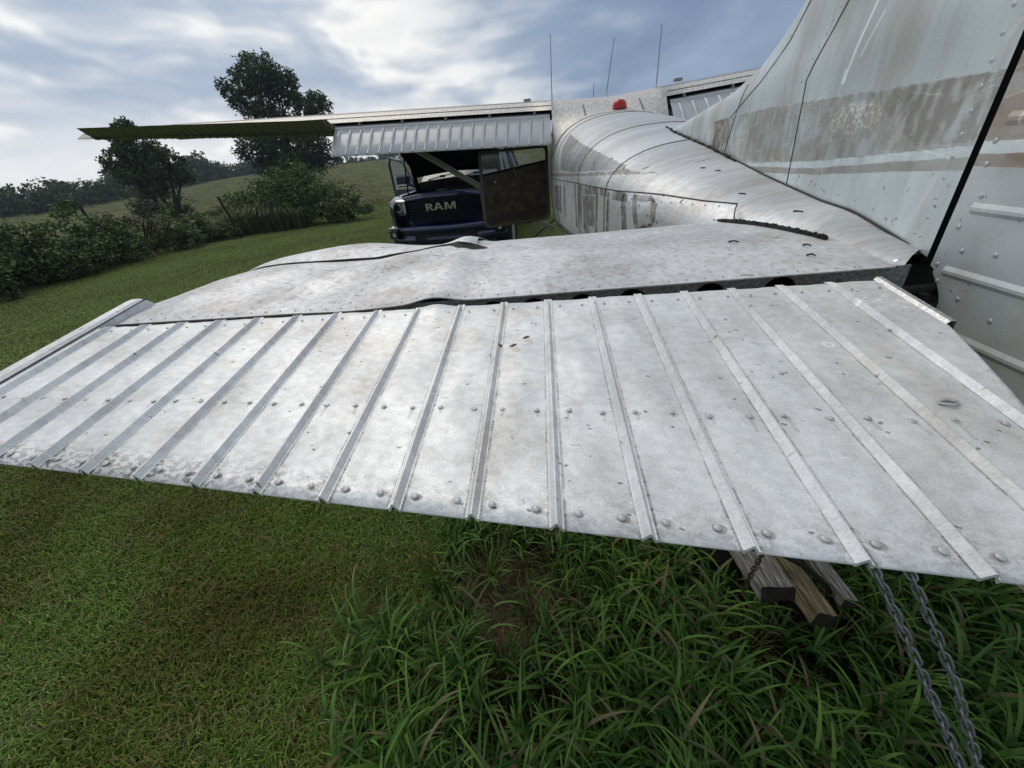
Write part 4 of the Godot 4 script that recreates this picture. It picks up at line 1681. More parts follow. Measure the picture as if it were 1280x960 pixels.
func build_door() -> void:
	# cabin door swung open across the view, inner side towards the tail
	var x0 := -0.725
	var x1 := 0.165
	var z := -5.5
	var D := func(u: float, v: float, t: float) -> Vector3:
		# u across, v up, leaning a little at the top
		return Vector3(lerpf(x0, x1, u) + 0.02 * (v - 0.5), lerpf(0.835, 1.69, v) - 0.035 * (1.0 - u) * (1.0 - v) + 0.0 * t, z + t - 0.12 * u)
	var D2 := func(p: Vector2, t: float) -> Vector3: return D.call(p.x, p.y, t)
	var outline := PackedVector2Array()
	for c in [[0.90, 0.10, -90.0], [0.93, 0.94, 0.0], [0.06, 0.95, 90.0], [0.10, 0.10, 180.0]]:
		var r := 0.10 if c[1] < 0.5 else 0.05
		for k in 7:
			var a := deg_to_rad(c[2] + 15.0 * k)
			outline.append(Vector2(c[0] + cos(a) * r, c[1] + sin(a) * r))
	var inner := PackedVector2Array()
	for p in outline:
		inner.append((p - Vector2(0.5, 0.52)) * Vector2(0.91, 0.93) + Vector2(0.5, 0.52))
	# frame: ring between the outlines
	var s := st0()
	var rows := []
	for q in [[outline, 0.0], [outline, 0.045], [inner, 0.05], [inner, 0.0]]:
		var row := PackedVector3Array()
		for k in outline.size() + 1:
			var p: Vector2 = q[0][k % outline.size()]
			row.append(D.call(p.x, p.y, q[1]))
		rows.append(row)
	grid(s, rows, [], false)
	var door := part("cabin_door", done(s), tri_noise(mat(Color(0.50, 0.47, 0.43), 0.5, 0.3), M.metal.albedo_texture, 3.0))
	var pn := st0()
	var lowp := PackedVector2Array()
	for p in inner:
		if p.y < 0.6:
			lowp.append(p)
	var n0 := lowp.size()
	# keep the lower part in order: right bottom corner ... left bottom corner, closed along the sill
	var lp := PackedVector2Array([Vector2(0.045, 0.70)])
	for k in range(n0 - 7, n0):
		lp.append(lowp[k])
	for k in 7:
		lp.append(lowp[k])
	lp.append(Vector2(0.955, 0.79))
	slab(pn, lp, D2, 0.018, 0.03)
	part("door_panel", done(pn), M.door_panel, door)
	var kick := st0()
	slab(kick, PackedVector2Array([Vector2(0.09, 0.07), Vector2(0.91, 0.10), Vector2(0.93, 0.21), Vector2(0.5, 0.17), Vector2(0.07, 0.16)]), D2, 0.031, 0.037)
	part("kick_panel", done(kick), mat(Color(0.22, 0.17, 0.14), 0.5), door)
	var gl := st0()
	slab(gl, PackedVector2Array([Vector2(0.05, 0.71), Vector2(0.95, 0.80), Vector2(0.95, 0.97), Vector2(0.05, 0.97)]), D2, 0.020, 0.024)
	part("window", done(gl), M.glass, door)
	var sill := st0()
	tube(sill, PackedVector3Array([D.call(0.04, 0.70, 0.035), D.call(0.5, 0.745, 0.04), D.call(0.96, 0.795, 0.035)]), 0.014, -1, 6)
	part("window_sill", done(sill), M.metal_dark, door)
	var hd := st0()
	tube(hd, PackedVector3Array([D.call(0.5, 0.74, 0.05), D.call(0.5, 0.70, 0.07), D.call(0.52, 0.64, 0.065)]), 0.011, -1, 6)
	part("handle", done(hd), M.metal_dull, door)
	var kn := part("knob", dome(8), M.screw, door)
	kn.transform = Transform3D(frame_of(Vector3(0, 0, 1)).scaled(Vector3.ONE * 0.013), D.call(0.22, 0.60, 0.034))


# ------------------------------------------------------------------ pickup truck (front towards +z in its own axes)
func build_truck() -> void:
	var T := thing("pickup_truck", "dark navy pickup truck parked nose-on with its hood raised, behind the airplane's open door", "truck", Vector3(-1.82, -0.25, -7.9))
	T.rotation.y = deg_to_rad(-5.0)
	T.scale = Vector3.ONE * 1.15
	var P := func(called: String, mesh: Mesh, m: Material, parent: Node3D = null) -> MeshInstance3D:
		return put(called, mesh, m, parent if parent else T)
	# lower body: rows of cross sections from the nose back, open above the engine bay
	var s := st0()
	for sg in [-1.0, 1.0]:
		var rows := []
		for q in [[-0.02, 0.86, 1.17], [-0.10, 0.955, 1.21], [-0.28, 1.00, 1.235], [-0.7, 1.015, 1.26], [-1.3, 1.02, 1.285], [-1.6, 1.02, 1.29]]:
			var z: float = q[0]
			var x: float = q[1] * sg
			var y: float = q[2]
			rows.append(PackedVector3Array([Vector3(sg * (q[1] - 0.24), y + 0.005, z), Vector3(x - sg * 0.10, y, z), Vector3(x - sg * 0.025, y - 0.035, z), Vector3(x, y - 0.10, z), Vector3(x, 1.0, z), Vector3(x + sg * 0.008, 0.86, z), Vector3(x - sg * 0.01, 0.70, z)]))
		grid(s, rows)
	P.call("fender", done(s), M.navy)
	var sides := st0()
	for sg in [-1.0, 1.0]:
		var rows := []
		for z in [-1.6, -2.4, -3.6, -3.7, -5.75]:
			var top := 1.30 if z > -3.65 else 1.36
			rows.append(PackedVector3Array([Vector3(sg * 0.96, top, z), Vector3(sg * 1.01, top - 0.03, z), Vector3(sg * 1.025, 1.05, z), Vector3(sg * 1.03, 0.8, z), Vector3(sg * 0.98, 0.52, z)]))
		grid(sides, rows)
	quad(sides, Vector3(-1.0, 1.36, -5.75), Vector3(1.0, 1.36, -5.75), Vector3(0.98, 0.55, -5.75), Vector3(-0.98, 0.55, -5.75))
	quad(sides, Vector3(-1.0, 1.36, -3.68), Vector3(1.0, 1.36, -3.68), Vector3(0.98, 0.8, -3.68), Vector3(-0.98, 0.8, -3.68))
	quad(sides, Vector3(-1.0, 0.8, -3.68), Vector3(1.0, 0.8, -3.68), Vector3(0.98, 0.8, -5.75), Vector3(-0.98, 0.8, -5.75))
	P.call("bed_and_sides", done(sides), M.navy)
	# nose: grille surround, bars, emblem letters
	var sur := st0()
	var outer := PackedVector2Array([Vector2(-0.70, 1.175), Vector2(-0.66, 1.225), Vector2(-0.30, 1.262), Vector2(0.30, 1.262), Vector2(0.66, 1.225), Vector2(0.70, 1.175), Vector2(0.71, 0.86), Vector2(0.60, 0.775), Vector2(-0.60, 0.775), Vector2(-0.71, 0.86)])
	var inner := PackedVector2Array([Vector2(-0.655, 1.15), Vector2(-0.62, 1.175), Vector2(-0.30, 1.198), Vector2(0.30, 1.198), Vector2(0.62, 1.175), Vector2(0.655, 1.15), Vector2(0.66, 0.885), Vector2(0.57, 0.825), Vector2(-0.57, 0.825), Vector2(-0.66, 0.885)])
	var nose_z := func(x: float) -> float: return -0.16 * pow(absf(x) / 0.72, 2.2)
	var rows := []
	for q in [[outer, -0.06], [outer, 0.035], [inner, 0.045], [inner, -0.05]]:
		var row := PackedVector3Array()
		for k in outer.size() + 1:
			var p: Vector2 = q[0][k % outer.size()]
			row.append(Vector3(p.x, p.y, nose_z.call(p.x) + q[1]))
		rows.append(row)
	grid(sur, rows, [], false)
	P.call("grille_surround", done(sur), M.navy)
	var back := st0()
	var b2 := []
	for y in [0.80, 1.22]:
		var row := PackedVector3Array()
		for k in 13:
			var x := lerpf(-0.68, 0.68, k / 12.0)
			row.append(Vector3(x, y, nose_z.call(x) - 0.06))
		b2.append(row)
	grid(back, b2)
	var grille := P.call("grille", done(back), M.truck_black) as MeshInstance3D
	for k in 9:
		var y := 0.85 + k * 0.040
		var bs := st0()
		var r := []
		for q in [[-0.009, -0.03], [-0.011, 0.014], [0.008, 0.02], [0.011, -0.03]]:
			var row := PackedVector3Array()
			for i in 13:
				var x := lerpf(-0.64, 0.64, i / 12.0)
				row.append(Vector3(x, y + q[0], nose_z.call(x) + q[1]))
			r.append(row)
		r.append(r[0])
		grid(bs, r, [], false)
		P.call("grille_bar", done(bs), M.navy_dark, grille)
	var tm := TextMesh.new()
	tm.text = "RAM"
	var fnt := SystemFont.new()
	fnt.font_names = PackedStringArray(["Droid Sans"])
	fnt.font_weight = 800
	tm.font = fnt
	tm.font_size = 64
	tm.pixel_size = 0.0027
	tm.depth = 0.03
	var letters := P.call("grille_letters", tm, M.chrome, grille) as MeshInstance3D
	letters.position = Vector3(0, 1.055, 0.055)
	letters.scale = Vector3(1.46, 0.86, 1)
	# header panel between grille and hood edge
	var hp := st0()
	var h0 := []
	for q in [[1.255, 0.02], [1.275, -0.05], [1.27, -0.22]]:
		var row := PackedVector3Array()
		for i in 15:
			var x := lerpf(-0.74, 0.74, i / 14.0)
			row.append(Vector3(x, q[0] - 0.05 * pow(absf(x) / 0.74, 2.0), nose_z.call(x) + q[1]))
		h0.append(row)
	grid(hp, h0)
	P.call("radiator_cover", done(hp), M.navy_dark)
	P.call("latch", boxm(Vector3(0.02, 1.285, -0.08), Vector3(0.16, 0.03, 0.07)), M.truck_black)
	# headlights
	for sg in [-1.0, 1.0]:
		var hl := st0()
		var rr := []
		for q in [[0.66, 1.185, 0.955], [0.78, 1.190, 0.945], [0.90, 1.195, 0.955], [0.985, 1.185, 0.99]]:
			var zz: float = nose_z.call(q[0] * 0.86) + (0.02 if q[0] < 0.95 else -0.10)
			rr.append(PackedVector3Array([Vector3(sg * q[0], q[1], zz - 0.03), Vector3(sg * q[0], q[1] - 0.02, zz + 0.01), Vector3(sg * q[0], q[2] + 0.02, zz + 0.015), Vector3(sg * q[0], q[2], zz - 0.02)]))
		grid(hl, rr)
		var cl := P.call("headlight", done(hl), M.lamp_glass) as MeshInstance3D
		var bowl := st0()
		var br := []
		for q in [[0.66, 1.18, 0.96], [0.985, 1.18, 0.99]]:
			br.append(PackedVector3Array([Vector3(sg * q[0], q[1], -0.16 - (0.12 if q[0] > 0.9 else 0.0)), Vector3(sg * q[0], q[2], -0.16 - (0.12 if q[0] > 0.9 else 0.0))]))
		grid(bowl, br)
		P.call("reflector", done(bowl), M.chrome, cl)
		var pj := st0()
		tube(pj, line(Vector3(sg * 0.80, 1.07, -0.17), Vector3(sg * 0.80, 1.07, -0.10)), 0.062, 0.066, 20)
		P.call("projector_lens", done(pj), M.chrome, cl)
		var pl := st0()
		tube(pl, line(Vector3(sg * 0.80, 1.07, -0.10), Vector3(sg * 0.80, 1.07, -0.09)), 0.045, 0.03, 16)
		P.call("lens_centre", done(pl), M.truck_black, cl)
		var dr := st0()
		box(dr, Vector3(sg * 0.80, 1.162, -0.10), Vector3(0.26, 0.035, 0.05))
		box(dr, Vector3(sg * 0.93, 1.08, -0.19), Vector3(0.06, 0.13, 0.05))
		box(dr, Vector3(sg * 0.69, 1.07, -0.10), Vector3(0.03, 0.17, 0.04))
		P.call("running_light", done(dr), M.lamp_white, cl)
	# bumper with fog lights, chin and tow openings
	var bp := st0()
	var bro := []
	for q in [[0.775, 0.0], [0.765, 0.085], [0.735, 0.105], [0.66, 0.10], [0.645, 0.06], [0.60, 0.06], [0.585, 0.09], [0.50, 0.075], [0.47, 0.02]]:
		var row := PackedVector3Array()
		for i in 25:
			var x := lerpf(-1.03, 1.03, i / 24.0)
			var zz: float = -0.02 - 0.20 * pow(absf(x) / 1.03, 2.6) + q[1]
			row.append(Vector3(x, q[0] + 0.015 * pow(absf(x), 3.0), zz))
		bro.append(row)
	grid(bp, bro)
	var bumper := P.call("front_bumper", done(bp), M.navy) as MeshInstance3D
	for sg in [-1.0, 1.0]:
		P.call("bumper_cap", boxm(Vector3(sg * 0.94, 0.665, -0.055), Vector3(0.18, 0.13, 0.10), Basis(Vector3.UP, sg * 0.35)), M.truck_black, bumper)
		P.call("trim_strip", boxm(Vector3(sg * 0.93, 0.765, -0.045), Vector3(0.24, 0.016, 0.06), Basis(Vector3.UP, sg * 0.35)), M.chrome, bumper)
		var fg := st0()
		tube(fg, line(Vector3(sg * 0.93, 0.665, -0.02), Vector3(sg * 0.925, 0.665, 0.012)), 0.042, 0.036, 16)
		P.call("fog_light", done(fg), M.lamp_white, bumper)
	P.call("air_dam", boxm(Vector3(0, 0.60, 0.03), Vector3(1.1, 0.10, 0.05)), M.truck_black, bumper)
	P.call("skid_plate", boxm(Vector3(0, 0.42, -0.15), Vector3(1.5, 0.12, 0.25)), M.truck_black, bumper)
	# engine bay
	var eb := st0()
	box(eb, Vector3(0, 0.98, -0.72), Vector3(1.5, 0.40, 1.1))
	box(eb, Vector3(-0.35, 1.19, -0.8), Vector3(0.5, 0.08, 0.5))
	box(eb, Vector3(0.45, 1.19, -0.5), Vector3(0.35, 0.10, 0.3))
	P.call("engine_bay", done(eb), M.truck_black)
	# cowl, windshield, wipers
	var cw := st0()
	var c0 := []
	for q in [[1.29, -1.10], [1.40, -1.25], [1.44, -1.42]]:
		var row := PackedVector3Array()
		for i in 13:
			var x := lerpf(-0.86, 0.86, i / 12.0)
			row.append(Vector3(x, q[0] - 0.05 * x * x, q[1] - 0.16 * x * x))
		c0.append(row)
	grid(cw, c0)
	P.call("cowl", done(cw), M.hood_under)
	var ws := st0()
	var w0 := []
	for j in 9:
		var q := j / 8.0
		var row := PackedVector3Array()
		for i in 17:
			var x := lerpf(-1, 1, i / 16.0) * lerpf(0.84, 0.70, q)
			row.append(Vector3(x, lerpf(1.43, 1.92, q) - 0.05 * x * x * (1.0 - q), lerpf(-1.40, -2.15, q) - 0.2 * x * x))
		w0.append(row)
	grid(ws, w0)
	var wsh := P.call("windshield", done(ws), M.windshield) as MeshInstance3D
	for q in [[-0.62, 0.02], [0.06, 0.66]]:
		var wp := st0()
		tube(wp, PackedVector3Array([Vector3(q[0], 1.43, -1.36), Vector3(lerpf(q[0], q[1], 0.5), 1.48, -1.41), Vector3(q[1], 1.51, -1.49)]), 0.014, 0.008, 6)
		box(wp, Vector3(lerpf(q[0], q[1], 0.45), 1.47, -1.38), Vector3(0.10, 0.04, 0.04))
		P.call("wiper", done(wp), M.truck_black, wsh)
	# cab: pillars, roof, dark interior, rear wall
	var cab := st0()
	var cr := []
	for q in [[-2.12, 0.70, 1.90], [-2.3, 0.72, 1.945], [-3.2, 0.72, 1.955], [-3.55, 0.71, 1.90], [-3.66, 0.80, 1.36]]:
		var row := PackedVector3Array()
		for i in 11:
			var x: float = lerpf(-q[1], q[1], i / 10.0)
			row.append(Vector3(x, q[2] - 0.05 * pow(x / 0.72, 4.0), q[0]))
		cr.append(row)
	grid(cab, cr)
	for sg in [-1.0, 1.0]:
		tube(cab, PackedVector3Array([Vector3(sg * 0.90, 1.30, -1.62), Vector3(sg * 0.78, 1.75, -2.05), Vector3(sg * 0.71, 1.90, -2.25)]), 0.045, 0.04, 8)
		tube(cab, PackedVector3Array([Vector3(sg * 0.93, 1.30, -2.75), Vector3(sg * 0.73, 1.88, -2.85)]), 0.05, 0.04, 8)
		tube(cab, PackedVector3Array([Vector3(sg * 0.71, 1.90, -2.25), Vector3(sg * 0.72, 1.90, -3.4), Vector3(sg * 0.88, 1.36, -3.62)]), 0.045, -1, 8)
	P.call("cab", done(cab), M.navy)
	P.call("seat", boxm(Vector3(0, 1.25, -2.9), Vector3(1.5, 0.7, 0.25), Basis(), 0.08), M.truck_black)
	var sw := st0()
	var ring := PackedVector3Array()
	for k in 19:
		ring.append(Vector3(0.42 + cos(TAU * k / 18) * 0.19, 1.30 + sin(TAU * k / 18) * 0.17, -1.95 - sin(TAU * k / 18) * 0.07))
	tube(sw, ring, 0.018, -1, 6, false)
	P.call("steering_wheel", done(sw), M.truck_black)
	# raised hood on its arms
	var hd := st0()
	var hr := []
	for j in 9:
		var q := j / 8.0
		var row := PackedVector3Array()
		for i in 17:
			var x := lerpf(-1, 1, i / 16.0) * lerpf(0.80, 0.90, smoothstep(0.0, 0.8, q))
			row.append(Vector3(x, lerpf(1.54, 2.34, q) + 0.05 * (1.0 - x * x) - 0.02 * absf(x), lerpf(-1.30, -0.55, q) + 0.05 * sin(PI * q)))
		hr.append(row)
	var hr2 := []
	for r in hr:
		var row := PackedVector3Array()
		for p in r:
			row.append(p + Vector3(0, -0.055, 0.05))
		hr2.append(row)
	grid(hd, hr)
	var hood := P.call("raised_hood", done(hd), M.navy) as MeshInstance3D
	var hu := st0()
	grid(hu, hr2)
	for e in [0, 16]:
		for j in 8:
			quad(hu, hr[j][e], hr[j + 1][e], hr2[j + 1][e], hr2[j][e])
	for i in 16:
		quad(hu, hr[0][i], hr[0][i + 1], hr2[0][i + 1], hr2[0][i])
		quad(hu, hr[8][i], hr[8][i + 1], hr2[8][i + 1], hr2[8][i])
	P.call("hood_liner", done(hu), M.hood_under, hood)
	for sg in [-1.0, 1.0]:
		var arm := st0()
		# dark hinge plates and gas struts between fender and hood
		slab(arm, PackedVector2Array([Vector2(-1.32, 1.22), Vector2(-1.18, 1.22), Vector2(-1.02, 1.86), Vector2(-1.20, 1.74)]), func(p: Vector2, t: float) -> Vector3: return Vector3(sg * t, p.y, p.x), 0.80, 0.83)
		tube(arm, line(Vector3(sg * 0.86, 1.22, -0.80), Vector3(sg * 0.82, 2.06, -0.90)), 0.012, -1, 6)
		P.call("hood_hinge", done(arm), M.hood_under, hood)
	# doors: near side shut, passenger side standing open
	var dm := st0()
	quad(dm, Vector3(1.032, 1.28, -1.62), Vector3(1.04, 1.28, -2.70), Vector3(1.035, 0.60, -2.70), Vector3(1.03, 0.60, -1.62))
	P.call("door", done(dm), M.navy)
	var hinge := Vector3(-1.02, 0, -1.66)
	var an := deg_to_rad(48.0)
	var dv := Vector3(-sin(an), 0, -cos(an))
	var dn := Vector3(cos(an), 0, -sin(an))
	var od := st0()
	var D3 := func(p: Vector2, t: float) -> Vector3: return hinge + dv * p.x + Vector3(0, p.y, 0) + dn * t
	slab(od, PackedVector2Array([Vector2(0, 0.52), Vector2(1.02, 0.52), Vector2(1.06, 0.9), Vector2(1.06, 1.30), Vector2(0, 1.30)]), D3, 0.0, 0.07)
	var open_door := P.call("open_passenger_door", done(od), M.navy) as MeshInstance3D
	var of := st0()
	tube(of, PackedVector3Array([D3.call(Vector2(0.02, 1.29), 0.03), D3.call(Vector2(0.42, 1.80), 0.03), D3.call(Vector2(0.95, 1.90), 0.03), D3.call(Vector2(1.06, 1.80), 0.03), D3.call(Vector2(1.06, 1.29), 0.03)]), 0.028, -1, 6)
	P.call("window_frame", done(of), M.navy_dark, open_door)
	var ogl := st0()
	slab(ogl, PackedVector2Array([Vector2(0.06, 1.30), Vector2(1.03, 1.30), Vector2(1.03, 1.79), Vector2(0.94, 1.87), Vector2(0.44, 1.78)]), D3, 0.03, 0.036)
	P.call("window", done(ogl), M.glass, open_door)
	P.call("handle", boxm(D3.call(Vector2(0.92, 1.14), -0.02), Vector3(0.16, 0.035, 0.03), Basis(Vector3.UP, PI / 2 - an)), M.chrome, open_door)
	for sg in [-1.0, 1.0]:
		var c: Vector3 = Vector3(1.20, 1.42, -1.75) if sg > 0 else D3.call(Vector2(0.16, 1.46), -0.16)
		var mr := st0()
		box(mr, c, Vector3(0.27, 0.21, 0.13), Basis(), 0.035)
		tube(mr, line(c + Vector3(-sg * 0.1, -0.07, 0), c + Vector3(-sg * 0.24, -0.13, -0.03)), 0.03, -1, 6)
		var mo := P.call("mirror", done(mr), M.navy_dark) as MeshInstance3D
		P.call("mirror_trim", boxm(c + Vector3(0, -0.075, 0.062), Vector3(0.22, 0.025, 0.02)), M.chrome, mo)
	for q in [[-0.98, -0.95], [0.98, -0.95], [-0.98, -4.6], [0.98, -4.6]]:
		var ty := P.call("wheel", wheel_mesh(0.41, 0.28, Vector3(q[0] * 0.9, 0.41, q[1])), M.tyre) as MeshInstance3D
		var rim := st0()
		var sx: float = signf(q[0])
		tube(rim, line(Vector3(q[0] * 0.9 + sx * 0.10, 0.41, q[1]), Vector3(q[0] * 0.9 + sx * 0.125, 0.41, q[1])), 0.25, 0.23, 20)
		P.call("rim", done(rim), M.lamp_white, ty)
	P.call("chassis", boxm(Vector3(0, 0.62, -3.2), Vector3(1.5, 0.3, 4.8)), M.truck_black)


# ------------------------------------------------------------------ land
func gy(x: float, z: float) -> float:
	var r := Vector2(x, z).length()
	var az := rad_to_deg(atan2(x, -z))
	var y := -0.10 * smoothstep(3.5, 7.5, -z)
	var hill := lerpf(3.0, 6.4, smoothstep(-56.0, -26.0, az)) + 1.4 * smoothstep(-26.0, 10.0, az)
	if absf(az) > 80.0:
		hill = lerpf(hill, 3.0, smoothstep(80.0, 150.0, absf(az)))
	y += hill * smoothstep(30.0, 150.0, r)
	return y


func lawn_mask(x: float, z: float) -> float:
	# 1 on mown lawn, 0 in the rough field beyond the hedge and past the far edge
	var edge := -13.6 + 1.2 * smoothstep(-18.0, -26.0, z) + 5.0 * smoothstep(-30.0, -60.0, z)
	var m := smoothstep(edge - 0.6, edge + 0.4, x)
	m *= 1.0 - smoothstep(44.0, 50.0, -z)
	return m


func weed_mask(x: float, z: float) -> float:
	# rank grass left unmown under the tail
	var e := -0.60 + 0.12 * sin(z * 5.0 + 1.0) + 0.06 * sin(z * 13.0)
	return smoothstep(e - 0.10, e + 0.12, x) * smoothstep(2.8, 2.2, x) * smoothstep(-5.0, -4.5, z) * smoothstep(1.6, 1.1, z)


func straw_mask(x: float, z: float) -> float:
	return smoothstep(1.0, 0.35, Vector2((x + 0.23) / 0.26, (z + 0.90) / 0.30).length())


func build_ground() -> void:
	var st := st0()
	var pn := noise(301, 0.35, 4)
	var pn2 := noise(302, 2.2, 4)
	var rad := [0.0]
	var r := 0.14
	while r < 1500.0:
		rad.append(r)
		r *= 1.045
		r += 0.05
	var na := 160
	var rows := []
	var cols := []
	for rr in rad:
		var row := PackedVector3Array()
		var cr := []
		for k in na + 1:
			var a := TAU * k / na
			var x: float = sin(a) * rr
			var z: float = -cos(a) * rr
			var y := gy(x, z) + pn2.get_noise_2d(x, z) * 0.02 * clampf(rr, 0.0, 1.0)
			row.append(Vector3(x, y, z))
			var lm := lawn_mask(x, z)
			var n := pn.get_noise_2d(x, z)
			var n2 := pn2.get_noise_2d(x, z)
			var lawn := Color(0.085, 0.135, 0.034).lerp(Color(0.140, 0.185, 0.060), clampf(0.4 + n * 0.9 + n2 * 0.3, 0, 1))
			var field := Color(0.22, 0.24, 0.12).lerp(Color(0.34, 0.33, 0.18), clampf(0.5 + n, 0, 1))
			if rr > 160.0:
				field = field.lerp(Color(0.05, 0.07, 0.035), smoothstep(150.0, 210.0, rr))
			var c := field.lerp(lawn, lm)
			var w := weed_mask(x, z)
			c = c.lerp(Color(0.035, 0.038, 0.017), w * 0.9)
			c = c.lerp(Color(0.13, 0.095, 0.06), straw_mask(x, z) * 0.8)
			cr.append(c)
		rows.append(row)
		cols.append(cr)
	st.set_smooth_group(0)
	for i in rows.size() - 1:
		for j in na:
			for q in [[i, j], [i + 1, j + 1], [i, j + 1], [i, j], [i + 1, j], [i + 1, j + 1]]:
				st.set_color(cols[q[0]][q[1]])
				st.add_vertex(rows[q[0]][q[1]])
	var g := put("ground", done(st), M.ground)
	g.set_meta("kind", "structure")


# ------------------------------------------------------------------ leaves and blades
class Leaves:
	var v := PackedVector3Array()
	var n := PackedVector3Array()
	var c := PackedColorArray()
	var ix := PackedInt32Array()

	func leaf(p: Vector3, dir: Vector3, side: Vector3, length: float, width: float, col: Color, nrm: Vector3) -> void:
		var b := v.size()
		v.append(p)
		v.append(p + dir * length * 0.5 + side * width * 0.5)
		v.append(p + dir * length)
		v.append(p + dir * length * 0.5 - side * width * 0.5)
		var g := side.cross(dir)
		if g.dot(nrm) < 0.0:
			g = -g
		g = (g + nrm * 0.35).normalized()
		for k in 4:
			n.append(g)
			c.append(col)
		# front faces run clockwise: keep the winding on the side the normal points to
		if (v[b + 2] - v[b]).cross(v[b + 1] - v[b]).dot(g) > 0.0:
			ix.append_array(PackedInt32Array([b, b + 1, b + 2, b, b + 2, b + 3]))
		else:
			ix.append_array(PackedInt32Array([b, b + 2, b + 1, b, b + 3, b + 2]))

	func blade(p: Vector3, out: Vector3, height: float, reach: float, width: float, segs: int, col: Color, droop := 1.0) -> void:
		var side := Vector3(-out.z, 0, out.x)
		var b := v.size()
		for k in segs + 1:
			var t := float(k) / segs
			var w := width * 0.5 * (1.0 - pow(t, 2.2)) * (0.55 + 0.45 * minf(t * 4.0, 1.0))
			var q := p + out * reach * pow(t, 1.5) + Vector3.UP * height * (t * (1.0 + droop * 0.5) - droop * 0.75 * t * t * t)
			var slope := (out * 0.5 + Vector3.UP * (1.0 - t * 0.9 * droop)).normalized()
			var nn := side.cross(slope).normalized()
			if nn.y < 0:
				nn = -nn
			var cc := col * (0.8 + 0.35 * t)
			v.append(q - side * w + nn * w * 0.35)
			v.append(q)
			v.append(q + side * w + nn * w * 0.35)
			n.append((nn + side * 0.35).normalized())
			n.append(nn)
			n.append((nn - side * 0.35).normalized())
			for z in 3:
				c.append(cc)
		for k in segs:
			var e := b + k * 3
			if (v[e + 4] - v[e]).cross(v[e + 1] - v[e]).dot(n[e + 1]) > 0.0:
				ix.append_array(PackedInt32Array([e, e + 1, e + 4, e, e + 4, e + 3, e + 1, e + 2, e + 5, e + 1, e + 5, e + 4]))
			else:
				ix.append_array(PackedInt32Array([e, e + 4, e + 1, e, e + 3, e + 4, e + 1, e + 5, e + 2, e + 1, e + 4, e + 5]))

	func mesh() -> ArrayMesh:
		var a := []
		a.resize(Mesh.ARRAY_MAX)
		a[Mesh.ARRAY_VERTEX] = v
		a[Mesh.ARRAY_NORMAL] = n
		a[Mesh.ARRAY_COLOR] = c
		a[Mesh.ARRAY_INDEX] = ix
		var m := ArrayMesh.new()
		m.add_surface_from_arrays(Mesh.PRIMITIVE_TRIANGLES, a)
		return m


func rdir() -> Vector3:
	var z := rng.randf_range(-1, 1)
	var a := rng.randf() * TAU
	var r := sqrt(1.0 - z * z)
	return Vector3(cos(a) * r, z, sin(a) * r)


func crown(blobs: Array, count: int, size: float, dark: Color, light: Color, clump := 0.28, holes := 0.0) -> ArrayMesh:
	# leaves gathered in clumps over the shells of several lobes
	var L := Leaves.new()
	var total := 0.0
	for b in blobs:
		total += pow(b[1].x * b[1].y * b[1].z, 0.6667)
	for b in blobs:
		var share := int(count * pow(b[1].x * b[1].y * b[1].z, 0.6667) / total)
		var per := 26
		for k in maxi(1, share / per):
			var d := rdir()
			var rad := pow(rng.randf(), 0.38)
			if rng.randf() < holes and d.y < 0.2:
				continue
			var c: Vector3 = b[0] + d * b[1] * rad
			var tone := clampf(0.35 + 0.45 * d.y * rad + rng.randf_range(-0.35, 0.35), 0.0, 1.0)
			var spread: float = clump * (b[1].x + b[1].y + b[1].z) / 3.0 * rng.randf_range(0.6, 1.3)
			for q in per:
				var o := rdir()
				var p := c + o * spread * pow(rng.randf(), 0.5) * Vector3(1, 0.7, 1)
				var dir := (rdir() + Vector3(0, -0.25, 0)).normalized()
				var side := dir.cross(rdir()).normalized()
				var nrm := (o * 0.5 + d * 0.5 + dir.cross(side) * 0.6 + Vector3(0, 0.25, 0)).normalized()
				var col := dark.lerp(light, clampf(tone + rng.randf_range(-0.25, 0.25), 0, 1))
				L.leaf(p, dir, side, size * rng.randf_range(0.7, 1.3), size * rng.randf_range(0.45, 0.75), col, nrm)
	return L.mesh()


func trunk_mesh(base: Vector3, tips: Array, r: float) -> ArrayMesh:
	var s := st0()
	for t in tips:
		var mid: Vector3 = base.lerp(t, 0.5) + Vector3(rng.randf_range(-0.3, 0.3), 0.3, rng.randf_range(-0.3, 0.3)) * (t - base).length() * 0.12
		tube(s, PackedVector3Array([base, base.lerp(mid, 0.5), mid, mid.lerp(t, 0.5) + Vector3(0, 0.02, 0), t]), r * rng.randf_range(0.6, 1.0), 0.02, 7, false)
		for k in 4:
			var st: Vector3 = mid.lerp(t, rng.randf_range(0.0, 0.8))
			tube(s, line(st, st + (rdir() + Vector3(0, 0.3, 0)) * (t - base).length() * 0.22), r * 0.22, 0.012, 5, false)
	return done(s)


